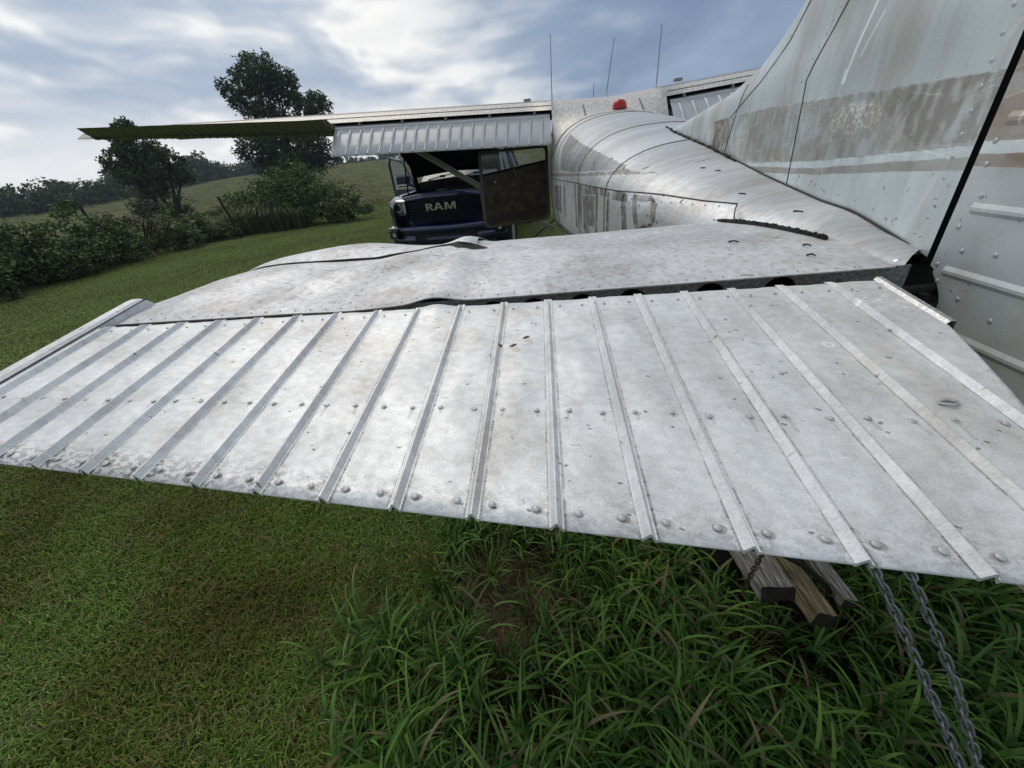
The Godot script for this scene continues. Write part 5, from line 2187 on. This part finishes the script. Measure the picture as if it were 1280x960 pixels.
func build_big_trees() -> void:
	var specs := [
		["tall dark oak with an upper lobe and a right-hand bough, behind the wing's inner half", Vector3(-24.6, 0, -41.3), 0.42,
			[[Vector3(1.0, 10.4, 0), Vector3(2.0, 1.7, 1.8)], [Vector3(-0.9, 9.2, 0.3), Vector3(1.7, 1.7, 1.6)], [Vector3(2.2, 9.6, 0.2), Vector3(1.6, 1.5, 1.5)], [Vector3(4.2, 8.0, 0.2), Vector3(2.0, 1.25, 1.6)], [Vector3(0.3, 7.0, 0), Vector3(1.9, 1.9, 1.8)], [Vector3(3.0, 6.4, 0), Vector3(1.9, 1.1, 1.6)], [Vector3(-0.9, 5.0, 0.4), Vector3(2.3, 1.4, 2.0)], [Vector3(3.4, 4.6, 0), Vector3(2.6, 1.7, 2.0)], [Vector3(1.0, 3.4, 0.5), Vector3(3.2, 1.5, 2.4)]],
			[Vector3(1.0, 10.6, 0), Vector3(-0.8, 9.0, 0.2), Vector3(4.2, 8.2, 0.2), Vector3(2.2, 9.6, 0), Vector3(-0.6, 5.4, 0.3), Vector3(3.2, 5.0, 0)], 34000],
		["smaller spreading tree with a thin open crown, behind the raised wing tip", Vector3(-28.7, 0, -30.6), 0.26,
			[[Vector3(0.2, 6.2, 0), Vector3(1.0, 0.8, 1.0)], [Vector3(-0.5, 5.6, 0.2), Vector3(0.9, 0.7, 0.9)], [Vector3(0.2, 4.9, 0), Vector3(2.0, 0.9, 1.6)], [Vector3(-1.2, 4.3, 0), Vector3(1.3, 0.8, 1.2)], [Vector3(1.9, 4.3, 0.3), Vector3(1.5, 0.8, 1.2)], [Vector3(0.3, 3.5, 0.2), Vector3(2.2, 0.8, 1.7)], [Vector3(2.7, 3.3, 0), Vector3(1.1, 0.6, 1.0)], [Vector3(0.2, 2.5, 0), Vector3(1.2, 0.7, 1.1)]],
			[Vector3(0.2, 6.3, 0), Vector3(-1.5, 4.6, 0), Vector3(2.2, 4.6, 0.2), Vector3(-1.0, 3.6, 0.3), Vector3(2.9, 3.4, 0)], 12000]]
	for q in specs:
		var at: Vector3 = q[1]
		at.y = gy(at.x, at.z) - 0.2
		if q[2] < 0.3:
			at.y += 0.1
		var t := thing("oak_tree", q[0], "tree", at)
		# the lobes are laid out along the tree's own breadth
		t.rotation.y = deg_to_rad(31.0)
		t.scale = Vector3.ONE if q[2] > 0.3 else Vector3(0.82, 1.02, 0.82)
		put("trunk", trunk_mesh(Vector3(0.8, 0, 0), q[4], q[2]), M.bark, t)
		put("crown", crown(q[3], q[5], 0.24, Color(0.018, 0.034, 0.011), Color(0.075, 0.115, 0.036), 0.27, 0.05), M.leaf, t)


func mmi(called: String, mesh: Mesh, m: Material, xf: Array, cols: Array = []) -> MultiMeshInstance3D:
	var mm := MultiMesh.new()
	mm.transform_format = MultiMesh.TRANSFORM_3D
	mm.use_colors = cols.size() > 0
	mm.mesh = mesh
	mm.instance_count = xf.size()
	for i in xf.size():
		mm.set_instance_transform(i, xf[i])
		if cols.size():
			mm.set_instance_color(i, cols[i])
	var o := MultiMeshInstance3D.new()
	o.name = called
	o.multimesh = mm
	o.material_override = m
	add_child(o, true)
	o.set_meta("kind", "stuff")
	return o


func build_far_land() -> void:
	# distant wood along the top of the field: one mass
	var tree := crown([[Vector3(0, 5.6, 0), Vector3(3.4, 2.8, 3.2)], [Vector3(-1.6, 3.6, 0.5), Vector3(3.0, 2.4, 2.8)], [Vector3(1.8, 3.4, -0.4), Vector3(3.0, 2.5, 2.8)], [Vector3(0, 1.6, 0), Vector3(4.0, 1.8, 3.6)]], 1500, 0.75, Color(0.025, 0.045, 0.018), Color(0.085, 0.125, 0.05), 0.30)
	var xf := []
	var cols := []
	var a := -64.0
	while a < 62.0:
		for row in 3:
			var az := deg_to_rad(a + rng.randf_range(-0.8, 0.8))
			var r := 165.0 + row * 9.0 + rng.randf_range(-5, 5) + 22.0 * smoothstep(-35.0, -20.0, a)
			if a < -38.0:
				r -= 70.0 * smoothstep(-30.0, -50.0, a)
			var p := Vector3(sin(az) * r, 0, -cos(az) * r)
			p.y = gy(p.x, p.z) - 0.8
			var k := rng.randf_range(0.62, 1.0) * (1.0 + row * 0.12)
			k *= lerpf(1.0, 0.72, smoothstep(-34.0, -24.0, a)) * lerpf(1.0, 0.60, smoothstep(-36.0, -50.0, a))
			xf.append(Transform3D(Basis(Vector3.UP, rng.randf() * TAU).scaled(Vector3(k * 1.1, k, k * 1.1)), p))
			var g := rng.randf_range(0.75, 1.2)
			cols.append(Color(g, g * rng.randf_range(0.95, 1.05), g * 0.95))
		a += 1.25
	var w := mmi("distant_wood", tree, M.leaf, xf, cols)
	tag(w, "dark belt of distant woodland along the top of the field", "woodland")
	# rough field grass between hedge and wood
	var L := Leaves.new()
	for k in 70:
		var d := rdir()
		var out := Vector3(d.x, 0, d.z).normalized()
		L.blade(Vector3(rng.randf_range(-0.7, 0.7), 0, rng.randf_range(-0.7, 0.7)), out, rng.randf_range(0.25, 0.6), rng.randf_range(0.05, 0.3), 0.03, 2, Color(0.22, 0.25, 0.11).lerp(Color(0.42, 0.40, 0.22), rng.randf()), 0.4)
	var fm := L.mesh()
	xf = []
	cols = []
	while xf.size() < 9000:
		var az := deg_to_rad(rng.randf_range(-62, 12))
		var r := 14.0 + 126.0 * pow(rng.randf(), 0.9)
		var x := sin(az) * r
		var z := -cos(az) * r
		if lawn_mask(x, z) > 0.15:
			continue
		var k := rng.randf_range(0.7, 1.25)
		xf.append(Transform3D(Basis(Vector3.UP, rng.randf() * TAU).scaled(Vector3(k, k * rng.randf_range(0.6, 1.1), k)), Vector3(x, gy(x, z), z)))
		var g := rng.randf_range(0.75, 1.15)
		cols.append(Color(g, g, g))
	var f := mmi("field_grass", fm, M.blade, xf, cols)
	tag(f, "pale rough grass of the unmown field behind the hedge", "grass")


func build_hedge_row() -> void:
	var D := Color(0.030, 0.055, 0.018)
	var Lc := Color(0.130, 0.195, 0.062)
	var meshes := [
		crown([[Vector3(0, 0.95, 0), Vector3(1.1, 0.9, 1.0)], [Vector3(-0.7, 0.6, 0.2), Vector3(0.8, 0.6, 0.7)], [Vector3(0.7, 0.55, 0.1), Vector3(0.8, 0.55, 0.7)], [Vector3(0.2, 1.5, 0), Vector3(0.5, 0.4, 0.5)]], 5200, 0.10, D, Lc, 0.26, 0.2),
		crown([[Vector3(0, 1.25, 0), Vector3(0.75, 0.8, 0.75)], [Vector3(0.2, 0.6, 0.2), Vector3(0.9, 0.6, 0.8)], [Vector3(-0.4, 0.5, 0.0), Vector3(0.8, 0.5, 0.7)], [Vector3(0.1, 1.95, 0), Vector3(0.35, 0.35, 0.35)]], 4600, 0.10, D, Lc, 0.26, 0.3),
		crown([[Vector3(0, 0.55, 0), Vector3(1.3, 0.6, 0.9)], [Vector3(0.8, 0.75, 0), Vector3(0.7, 0.5, 0.6)], [Vector3(-0.8, 0.7, 0.1), Vector3(0.7, 0.5, 0.6)]], 3600, 0.09, Color(0.035, 0.05, 0.017), Color(0.125, 0.155, 0.055), 0.30, 0.3),
		crown([[Vector3(0, 0.9, 0), Vector3(1.0, 0.75, 0.8)], [Vector3(0.4, 1.25, 0), Vector3(0.6, 0.5, 0.6)]], 1900, 0.09, Color(0.045, 0.036, 0.022), Color(0.12, 0.098, 0.062), 0.34, 0.3)]
	var stems := []
	for k in 4:
		var tips := []
		for j in 6:
			tips.append(Vector3(rng.randf_range(-0.8, 0.8), rng.randf_range(0.9, 1.6), rng.randf_range(-0.5, 0.5)))
		stems.append(trunk_mesh(Vector3(0, 0, 0), tips, 0.035))
	var list := [
		[0, -12.9, -7.4, 1.15, "big shaded bush at the left edge of the picture, nearest in the hedge"],
		[1, -13.1, -8.7, 1.0, "upright bush next after the nearest one in the hedge"],
		[0, -13.4, -9.8, 0.95, "rounded bush over the gap where bright grass shows under the hedge"],
		[3, -14.4, -9.9, 1.1, "bush of brown dying leaves at the back of the hedge's near end"],
		[1, -13.5, -11.2, 1.05, "tall bush with a pale green top rising above the hedge"],
		[0, -13.8, -12.4, 1.0, "dark bush in the middle of the hedge, right of the pale-topped one"],
		[2, -13.3, -10.4, 0.75, "low weedy bush at the foot of the hedge towards the mown lawn"],
		[3, -14.2, -13.6, 1.15, "reddish brown half-dead shrub in the middle of the hedge"],
		[1, -13.7, -14.5, 0.95, "dark green shrub beside the reddish brown one"],
		[0, -13.9, -15.7, 0.85, "bush at the right end of the dense hedge, before the leaning post"],
		[2, -13.6, -16.6, 0.8, "thin low bush with light shining through, left of the tall grass clumps"]]
	for q in list:
		var t := thing("hedge_bush", q[4], "bush", Vector3(q[1], gy(q[1], q[2]) - 0.05, q[2]), "bushes of the hedge along the lawn")
		t.rotation.y = rng.randf() * TAU
		t.scale = Vector3(1.0, lerpf(0.98, 0.78, clampf((-q[2] - 8.0) / 5.0, 0.0, 1.0)), 1.0) * float(q[3])
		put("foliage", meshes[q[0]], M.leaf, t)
		put("stem", stems[q[0]], M.bark, t)
	# thicket behind the hedge on the left
	var back := crown([[Vector3(0, 2.2, 0), Vector3(2.0, 1.6, 1.8)], [Vector3(-1.2, 1.4, 0), Vector3(1.6, 1.2, 1.4)], [Vector3(1.3, 1.3, 0.2), Vector3(1.7, 1.2, 1.4)]], 4200, 0.17, Color(0.016, 0.027, 0.012), Color(0.05, 0.070, 0.03), 0.28)
	var bl := [
		[-33.5, -34.5, 0.8, "sapling clump just right of the thin-crowned tree"], [-27.2, -30.4, 0.62, "low sapling clump at the foot of the thin-crowned tree"]]
	for q in bl:
		var t := thing("sapling_clump", q[3], "bush", Vector3(q[0], gy(q[0], q[1]) - 0.1, q[1]), "saplings behind the hedge")
		t.scale = Vector3.ONE * float(q[2])
		t.rotation.y = rng.randf() * TAU
		put("foliage", back, M.leaf, t)
		var tr := st0()
		tube(tr, PackedVector3Array([Vector3(0, 0, 0), Vector3(0.1, 1.0, 0.05), Vector3(0, 2.2, 0)]), 0.09, 0.04, 7)
		put("stem", done(tr), M.bark, t)
	# overgrown mound at the hedge's right end
	var mound := thing("overgrown_mound", "big rounded mound of vines and brush in front of the tall dark oak", "bush", Vector3(-12.2, gy(-12.2, -19.6) - 0.1, -19.6))
	mound.scale = Vector3(1.4, 1.12, 1.3)
	put("foliage", crown([[Vector3(0, 1.1, 0), Vector3(1.5, 1.05, 1.3)], [Vector3(0.6, 1.75, 0), Vector3(1.0, 0.75, 0.9)], [Vector3(-1.3, 0.9, 0.2), Vector3(1.1, 0.8, 1.0)], [Vector3(1.6, 0.9, 0.2), Vector3(1.1, 0.9, 1.0)], [Vector3(2.3, 0.45, 0.1), Vector3(0.8, 0.45, 0.7)], [Vector3(-0.2, 0.6, 0.6), Vector3(1.9, 0.6, 0.6)]], 21000, 0.10, D, Color(0.140, 0.205, 0.062), 0.24, 0.1), M.leaf, mound)
	var vine := st0()
	for k in 12:
		var p := Vector3(rng.randf_range(0.8, 2.6), rng.randf_range(0.4, 1.4), rng.randf_range(-0.4, 0.8))
		tube(vine, PackedVector3Array([p, p + Vector3(0.35, 0.25, 0.1), p + Vector3(0.75, 0.12, 0.15), p + Vector3(rng.randf_range(0.8, 1.2), -0.25, 0.2)]), 0.014, 0.006, 5, false)
	put("trailing_vine", done(vine), M.bark, mound)
	# clumps of tall arching grass along its foot
	var L := Leaves.new()
	for k in 420:
		var a := rng.randf() * TAU
		var out := Vector3(cos(a), 0, sin(a))
		var col := Color(0.06, 0.09, 0.034).lerp(Color(0.24, 0.26, 0.14), pow(rng.randf(), 1.6))
		L.blade(out * rng.randf() * 0.38, out, rng.randf_range(0.65, 1.25), rng.randf_range(0.25, 0.75), 0.028, 5, col, 1.25)
	var gm := L.mesh()
	var gl := [[-14.0, -17.2, 0.8, "small tall-grass clump at the foot of the leaning post"], [-13.5, -17.8, 0.95, "leftmost full clump of arching grass below the mound"], [-12.9, -17.8, 1.1, "tallest clump of arching grass below the mound's left side"], [-12.3, -18.0, 1.05, "clump of arching grass below the middle of the mound"], [-11.6, -18.1, 1.0, "clump of arching grass below the mound's crest"], [-10.9, -18.4, 0.9, "rightmost clump of arching grass below the mound"], [-12.6, -18.5, 1.25, "clump of arching grass set back against the mound"]]
	for q in gl:
		var t := thing("tall_grass_clump", q[3], "grass", Vector3(q[0], gy(q[0], q[1]), q[1]), "clumps of tall grass along the mound")
		t.scale = Vector3.ONE * float(q[2])
		t.rotation.y = rng.randf() * TAU
		put("blades", gm, M.blade, t)
	# fence posts and a wire
	for q in [[Vector3(-12.7, 0, -16.75), 8.0, 1.75, "thin leaning fence post standing in the gap before the mound"], [Vector3(-13.3, 0, -8.55), 16.0, 0.75, "short stub of a fence post under the hedge at the left edge"], [Vector3(-14.6, 0, -12.9), 3.0, 1.9, "upright fence post half hidden in the middle of the hedge"]]:
		var b: Vector3 = q[0]
		b.y = gy(b.x, b.z) - 0.1
		var s := st0()
		var tip := Vector3(-sin(deg_to_rad(q[1])) * q[2], cos(deg_to_rad(q[1])) * q[2], 0.1)
		tube(s, PackedVector3Array([Vector3.ZERO, tip * 0.5 + Vector3(0.02, 0, 0), tip]), 0.05, 0.042, 8)
		var o := put("fence_post", done(s), M.bark)
		o.position = b
		tag(o, q[3], "fence post")
	var wire := st0()
	for h in [1.05, 1.45]:
		tube(wire, PackedVector3Array([Vector3(-14.6, gy(-14.6, -4.0) + h, -4.0), Vector3(-14.6, h - 0.03, -8.5), Vector3(-14.6, h, -12.9), Vector3(-12.95, h - 0.05, -16.7), Vector3(-13.0, h, -24.0)]), 0.004, -1, 4)
	tag(put("fence_wire", done(wire), M.rust_iron), "two thin fence wires running through the hedge", "wire")


# ------------------------------------------------------------------ timbers and chains under the tail
func timber(called: String, label: String, a: Vector3, b: Vector3, w: float, h: float, m: Material, roll: float) -> void:
	var ax := (b - a).normalized()
	var side := ax.cross(Vector3.UP).normalized()
	var bas := Basis(side, side.cross(ax) * -1.0, ax)
	if bas.y.y < 0:
		bas.y = -bas.y
	bas = Basis(ax, deg_to_rad(roll)) * bas
	var s := st0()
	var rows := []
	var len := (b - a).length()
	var nz := noise(int(a.x * 1000.0), 9.0, 3)
	var prof := []
	for q in [[-0.5, -0.5], [-0.5, 0.42], [-0.43, 0.5], [-0.2, 0.5], [0.05, 0.5], [0.25, 0.5], [0.44, 0.5], [0.5, 0.42], [0.5, -0.5], [-0.5, -0.5]]:
		prof.append(Vector2(q[0] * w, q[1] * h))
	for k in 25:
		var z := len * k / 24.0
		var row := PackedVector3Array()
		for i in prof.size():
			var p: Vector2 = prof[i]
			var wear := nz.get_noise_3d(p.x * 7.0, p.y * 3.0, z * 0.6) * 0.006
			row.append(Vector3(p.x, p.y + (wear if i > 0 and i < 8 else 0.0), z))
		rows.append(row)
	grid(s, rows, [], false)
	var o := put(called, done(s), m)
	for e in [0, 24]:
		var cap := st0()
		cap.set_smooth_group(-1)
		var c := Vector3(0, 0, len * e / 24.0)
		for i in prof.size() - 1:
			tri(cap, c, rows[e][i], rows[e][i + 1])
		put("sawn_end", done(cap), M.bark, o)  # dark bark colour stands in for shade on the cut end
	o.transform = Transform3D(bas.orthonormalized(), a)
	tag(o, label, "timber")


func build_timbers_and_chains() -> void:
	timber("weathered_beam", "split grey weathered beam with a squared end, left of the other timbers under the elevator", Vector3(0.640, 0.330, -0.715), Vector3(0.66, 0.09, -1.72), 0.095, 0.05, M.grey_wood, -4.0)
	timber("tan_beam", "yellowish peeling beam in the middle of the timbers, a black hose looped over it", Vector3(0.79, 0.22, -0.70), Vector3(0.80, 0.10, -1.75), 0.06, 0.055, M.tan_wood, 18.0)
	timber("grey_plank", "narrow grey plank right of the yellowish beam under the elevator", Vector3(0.885, 0.235, -0.74), Vector3(0.885, 0.13, -1.70), 0.048, 0.035, M.grey_wood, 12.0)
	timber("bearer_block", "dark low block carrying the raised ends of the timbers", Vector3(0.52, 0.10, -1.02), Vector3(1.02, 0.09, -1.06), 0.14, 0.20, M.bark, 0.0)
	var hose := st0()
	tube(hose, PackedVector3Array([Vector3(0.70, 0.25, -0.93), Vector3(0.745, 0.285, -0.88), Vector3(0.80, 0.285, -0.83), Vector3(0.845, 0.25, -0.79), Vector3(0.86, 0.19, -0.75), Vector3(0.85, 0.08, -0.72), Vector3(0.84, 0.01, -0.70)]), 0.0085, -1, 8)
	tag(put("black_hose", done(hose), M.rubber), "thin black hose looped over the yellowish beam", "hose")
	var lk := st0()
	var pts := PackedVector3Array()
	for k in 25:
		var a := TAU * k / 24.0
		var c := cos(a)
		pts.append(Vector3(0.40 * sin(a), c * 0.55 + signf(c) * 0.42 * minf(1.0, absf(c) * 3.0), 0))
	tube(lk, pts, 0.135, -1, 8, false)
	var link := done(lk)
	chain("tie_down_chain", "left strand of the pair of galvanised chains at the bottom right", [Vector3(0.66, 0.74, -0.80), Vector3(0.705, 0.635, -0.57), Vector3(0.79, 0.43, -0.455), Vector3(0.865, 0.245, -0.365), Vector3(0.945, 0.03, -0.27)], 0.0255, link, M.old_iron, true)
	chain("tie_down_chain", "right strand of the pair of galvanised chains at the bottom right", [Vector3(0.74, 0.73, -0.80), Vector3(0.775, 0.632, -0.572), Vector3(0.845, 0.44, -0.46), Vector3(0.89, 0.26, -0.362), Vector3(0.955, 0.03, -0.262)], 0.0255, link, M.old_iron, true)
	chain("short_chain", "short rusty chain dangling in front of the split grey beam", [Vector3(0.555, 0.61, -0.705), Vector3(0.552, 0.52, -0.71), Vector3(0.543, 0.40, -0.715), Vector3(0.540, 0.33, -0.718)], 0.0165, link, M.rust_iron, false)
	var stake := st0()
	tube(stake, line(Vector3(0.95, -0.15, -0.262), Vector3(0.955, 0.05, -0.268)), 0.014, -1, 8)
	tag(put("anchor_stake", done(stake), M.rust_iron), "iron ground stake that the pair of chains runs down to", "stake")


func chain(called: String, label: String, pts: Array, pitch: float, link: Mesh, m: Material, taut: bool) -> void:
	var cv := Curve3D.new()
	cv.bake_interval = 0.004
	for p in pts:
		cv.add_point(p)
	var c := thing(called, label, "chain", pts[pts.size() - 1])
	var len := cv.get_baked_length()
	var n := int(len / pitch)
	for k in n:
		var p := cv.sample_baked((k + 0.5) * pitch)
		var q := cv.sample_baked(minf((k + 0.5) * pitch + 0.006, len))
		var d := (p - q).normalized()
		var side := d.cross(Vector3(0.3, 0.2, 0.9)).normalized()
		var b := Basis(side, d, side.cross(d))
		b = Basis(d, (PI / 2 if k % 2 else 0.0) + 0.6 + rng.randf_range(-0.25, 0.25)) * b
		b = Basis(side, rng.randf_range(-0.12, 0.12) * (1.0 if taut else 1.6)) * b
		var o := put("link", link, m, c)
		o.transform = Transform3D(b.scaled_local(Vector3.ONE * pitch * 0.80), p - c.position)


# ------------------------------------------------------------------ grass
func build_grass() -> void:
	# mown lawn: short bent blades in small tufts, denser near the camera
	var tufts := []
	for v in 4:
		var L := Leaves.new()
		for k in 46:
			var a := rng.randf() * TAU
			var out := Vector3(cos(a), 0, sin(a))
			var col := Color(0.070, 0.125, 0.020).lerp(Color(0.205, 0.285, 0.066), pow(rng.randf(), 1.3))
			if rng.randf() < 0.13:
				col = Color(0.20, 0.17, 0.085)
			var p := Vector3(rng.randf_range(-0.06, 0.06), -0.004, rng.randf_range(-0.06, 0.06))
			L.blade(p, out, rng.randf_range(0.018, 0.046), rng.randf_range(0.012, 0.05), rng.randf_range(0.0028, 0.0052), 3, col, 1.1)
		tufts.append(L.mesh())
	var tone := noise(401, 1.1, 3)
	var tone2 := noise(402, 6.0, 2)
	var xs := [[], [], [], []]
	var cs := [[], [], [], []]
	var n := 0
	while n < 15500:
		var x := rng.randf_range(-6.2, 0.2)
		var z := rng.randf_range(-6.0, 0.35)
		var r := Vector2(x, z).length()
		if rng.randf() > clampf(2.4 / maxf(r, 0.6), 0.15, 1.0) or x > -0.35 or weed_mask(x, z) > 0.75 and rng.randf() < 0.7:
			continue
		n += 1
		var v := rng.randi_range(0, 3)
		var k := rng.randf_range(0.8, 1.35) * (1.0 + 0.35 * clampf(r / 6.0, 0, 1))
		xs[v].append(Transform3D(Basis(Vector3.UP, rng.randf() * TAU).scaled(Vector3(k, k * rng.randf_range(0.7, 1.25), k)), Vector3(x, gy(x, z) + 0.002, z)))
		var t := tone.get_noise_2d(x, z) + 0.5 * tone2.get_noise_2d(x, z)
		var g := 0.95 + t * 0.55
		cs[v].append(Color(g * (1.06 - t * 0.30), g, g * 0.95))
	for v in 4:
		tag(mmi("lawn_tufts", tufts[v], M.blade, xs[v], cs[v]), "short mown lawn grass beside the tail, nearest the camera", "grass")
	# wider patches of the same lawn farther off
	var patches := []
	for v in 3:
		var L := Leaves.new()
		for k in 420:
			var a := rng.randf() * TAU
			var out := Vector3(cos(a), 0, sin(a))
			var col := Color(0.150, 0.215, 0.052).lerp(Color(0.290, 0.350, 0.125), rng.randf())
			L.blade(Vector3(rng.randf_range(-0.6, 0.6), -0.01, rng.randf_range(-0.6, 0.6)), out, rng.randf_range(0.02, 0.055), rng.randf_range(0.02, 0.06), 0.011, 2, col, 1.0)
		patches.append(L.mesh())
	xs = [[], [], []]
	cs = [[], [], []]
	n = 0
	while n < 6000:
		var az := deg_to_rad(rng.randf_range(-66, 22))
		var r := 4.6 + 42.0 * pow(rng.randf(), 0.85)
		var x := sin(az) * r
		var z := -cos(az) * r
		if lawn_mask(x, z) < 0.5:
			continue
		n += 1
		var v := rng.randi_range(0, 2)
		var k := rng.randf_range(0.85, 1.3)
		xs[v].append(Transform3D(Basis(Vector3.UP, rng.randf() * TAU).scaled(Vector3(k, k, k)), Vector3(x, gy(x, z), z)))
		var t := tone.get_noise_2d(x * 0.9 + z * 0.35, z * 0.06) * 0.7 + tone.get_noise_2d(x * 0.35, z * 0.35) * 0.6
		var g := 1.0 + t * 0.5
		cs[v].append(Color(g * (1.05 - t * 0.2), g, g))
	for v in 3:
		tag(mmi("lawn_patches", patches[v], M.blade, xs[v], cs[v]), "mown lawn sweeping past the hedge to the truck", "grass")
	# rank broad-bladed grass under the tail
	var plants := []
	for v in 6:
		var L := Leaves.new()
		var stems := rng.randi_range(2, 4)
		for s in stems:
			var lean := rdir() * 0.09
			var top := Vector3(lean.x, rng.randf_range(0.07, 0.17), lean.z)
			L.blade(Vector3.ZERO, Vector3(lean.x, 0.001, lean.z).normalized(), top.y, Vector2(top.x, top.z).length(), 0.006, 3, Color(0.05, 0.075, 0.026), 0.2)
			for k in rng.randi_range(4, 6):
				var t := rng.randf_range(0.15, 1.0)
				var a := rng.randf() * TAU
				var out := Vector3(cos(a), 0, sin(a))
				var col := Color(0.050, 0.115, 0.024).lerp(Color(0.165, 0.285, 0.062), pow(rng.randf(), 1.3))
				if rng.randf() < 0.07:
					col = Color(0.22, 0.19, 0.10)
				L.blade(top * t, out, rng.randf_range(0.035, 0.11), rng.randf_range(0.06, 0.15), rng.randf_range(0.0075, 0.0125), 6, col, rng.randf_range(0.7, 1.5))
		plants.append(L.mesh())
	xs = [[], [], [], [], [], []]
	cs = [[], [], [], [], [], []]
	n = 0
	while n < 3600:
		var x := rng.randf_range(-0.8, 2.4)
		var z := rng.randf_range(-3.6, 0.6)
		if rng.randf() > weed_mask(x, z) or rng.randf() < straw_mask(x, z) * 0.93:
			continue
		var bare := smoothstep(0.9, 0.3, Vector2((x + 0.1) / 0.55, (z + 0.75) / 0.5).length())
		if rng.randf() < bare * 0.45 or (z < -1.6 and rng.randf() < 0.35):
			continue
		if x > 0.56 and x < 0.98 and z < -0.60 and z > -1.75 and rng.randf() < 0.6:
			continue
		n += 1
		var v := rng.randi_range(0, 5)
		var k := rng.randf_range(0.7, 1.15) * (1.0 + 0.15 * smoothstep(0.0, 1.0, x))
		xs[v].append(Transform3D(Basis(Vector3.UP, rng.randf() * TAU).scaled(Vector3.ONE * k), Vector3(x, 0.0, z)))
		var g := rng.randf_range(0.75, 1.25)
		cs[v].append(Color(g * rng.randf_range(0.88, 1.1), g, g * rng.randf_range(0.9, 1.15)))
	for v in 6:
		tag(mmi("rank_grass", plants[v], M.blade, xs[v], cs[v]), "rank broad-bladed grass left unmown under the tail", "grass")
	# thin seeding stems and narrow leaves mixed in, ragged along the mown edge
	var T := Leaves.new()
	for k in 26:
		var a := rng.randf() * TAU
		var out := Vector3(cos(a), 0, sin(a))
		var col := Color(0.06, 0.10, 0.025).lerp(Color(0.17, 0.20, 0.06), rng.randf())
		if k % 5 == 0:
			col = Color(0.24, 0.20, 0.11)
		T.blade(out * rng.randf() * 0.05, out, rng.randf_range(0.07, 0.20), rng.randf_range(0.03, 0.15), rng.randf_range(0.0022, 0.0045), 5, col, rng.randf_range(0.5, 1.4))
	var thin := T.mesh()
	var tx := []
	var tc := []
	n = 0
	while n < 1000:
		var x := rng.randf_range(-3.2, 2.2)
		var z := rng.randf_range(-3.2, 0.5)
		var w := weed_mask(x, z)
		var near_edge := smoothstep(0.55, 0.0, absf(x + 0.62))
		if rng.randf() > 0.45 * w + 0.8 * near_edge + 0.02:
			continue
		n += 1
		var k := rng.randf_range(0.5, 1.1) * lerpf(0.5, 1.0, maxf(w, near_edge * 0.7))
		tx.append(Transform3D(Basis(Vector3.UP, rng.randf() * TAU).scaled(Vector3.ONE * k), Vector3(x, 0.0, z)))
		var g := rng.randf_range(0.7, 1.15)
		tc.append(Color(g, g, g))
	tag(mmi("thin_grass", thin, M.blade, tx, tc), "thin seeding grass mixed in along the edge of the mown lawn", "grass")
	# dead straw: bare patch and thatch among the stems
	var S := Leaves.new()
	for k in 60:
		var a := rng.randf() * TAU
		S.blade(Vector3(rng.randf_range(-0.07, 0.07), 0.002 + rng.randf() * 0.012, rng.randf_range(-0.07, 0.07)), Vector3(cos(a), 0, sin(a)), rng.randf_range(0.002, 0.014), rng.randf_range(0.03, 0.09), 0.0026, 2, Color(0.16, 0.11, 0.07).lerp(Color(0.33, 0.26, 0.17), rng.randf()), 1.0)
	var sm := S.mesh()
	var sx := []
	var sc := []
	n = 0
	while n < 900:
		var x := rng.randf_range(-0.8, 2.2)
		var z := rng.randf_range(-2.2, 0.4)
		var core := straw_mask(x, z)
		if rng.randf() > core + 0.22 * weed_mask(x, z):
			continue
		n += 1
		sx.append(Transform3D(Basis(Vector3.UP, rng.randf() * TAU).scaled(Vector3.ONE * rng.randf_range(0.8, 1.3)), Vector3(x, 0.004, z)))
		var g := lerpf(rng.randf_range(0.25, 0.55), rng.randf_range(0.7, 1.1), core)
		sc.append(Color(g, g, g))
	tag(mmi("dry_straw", sm, M.blade, sx, sc), "tan dead straw in the bare patch under the elevator's edge", "straw")
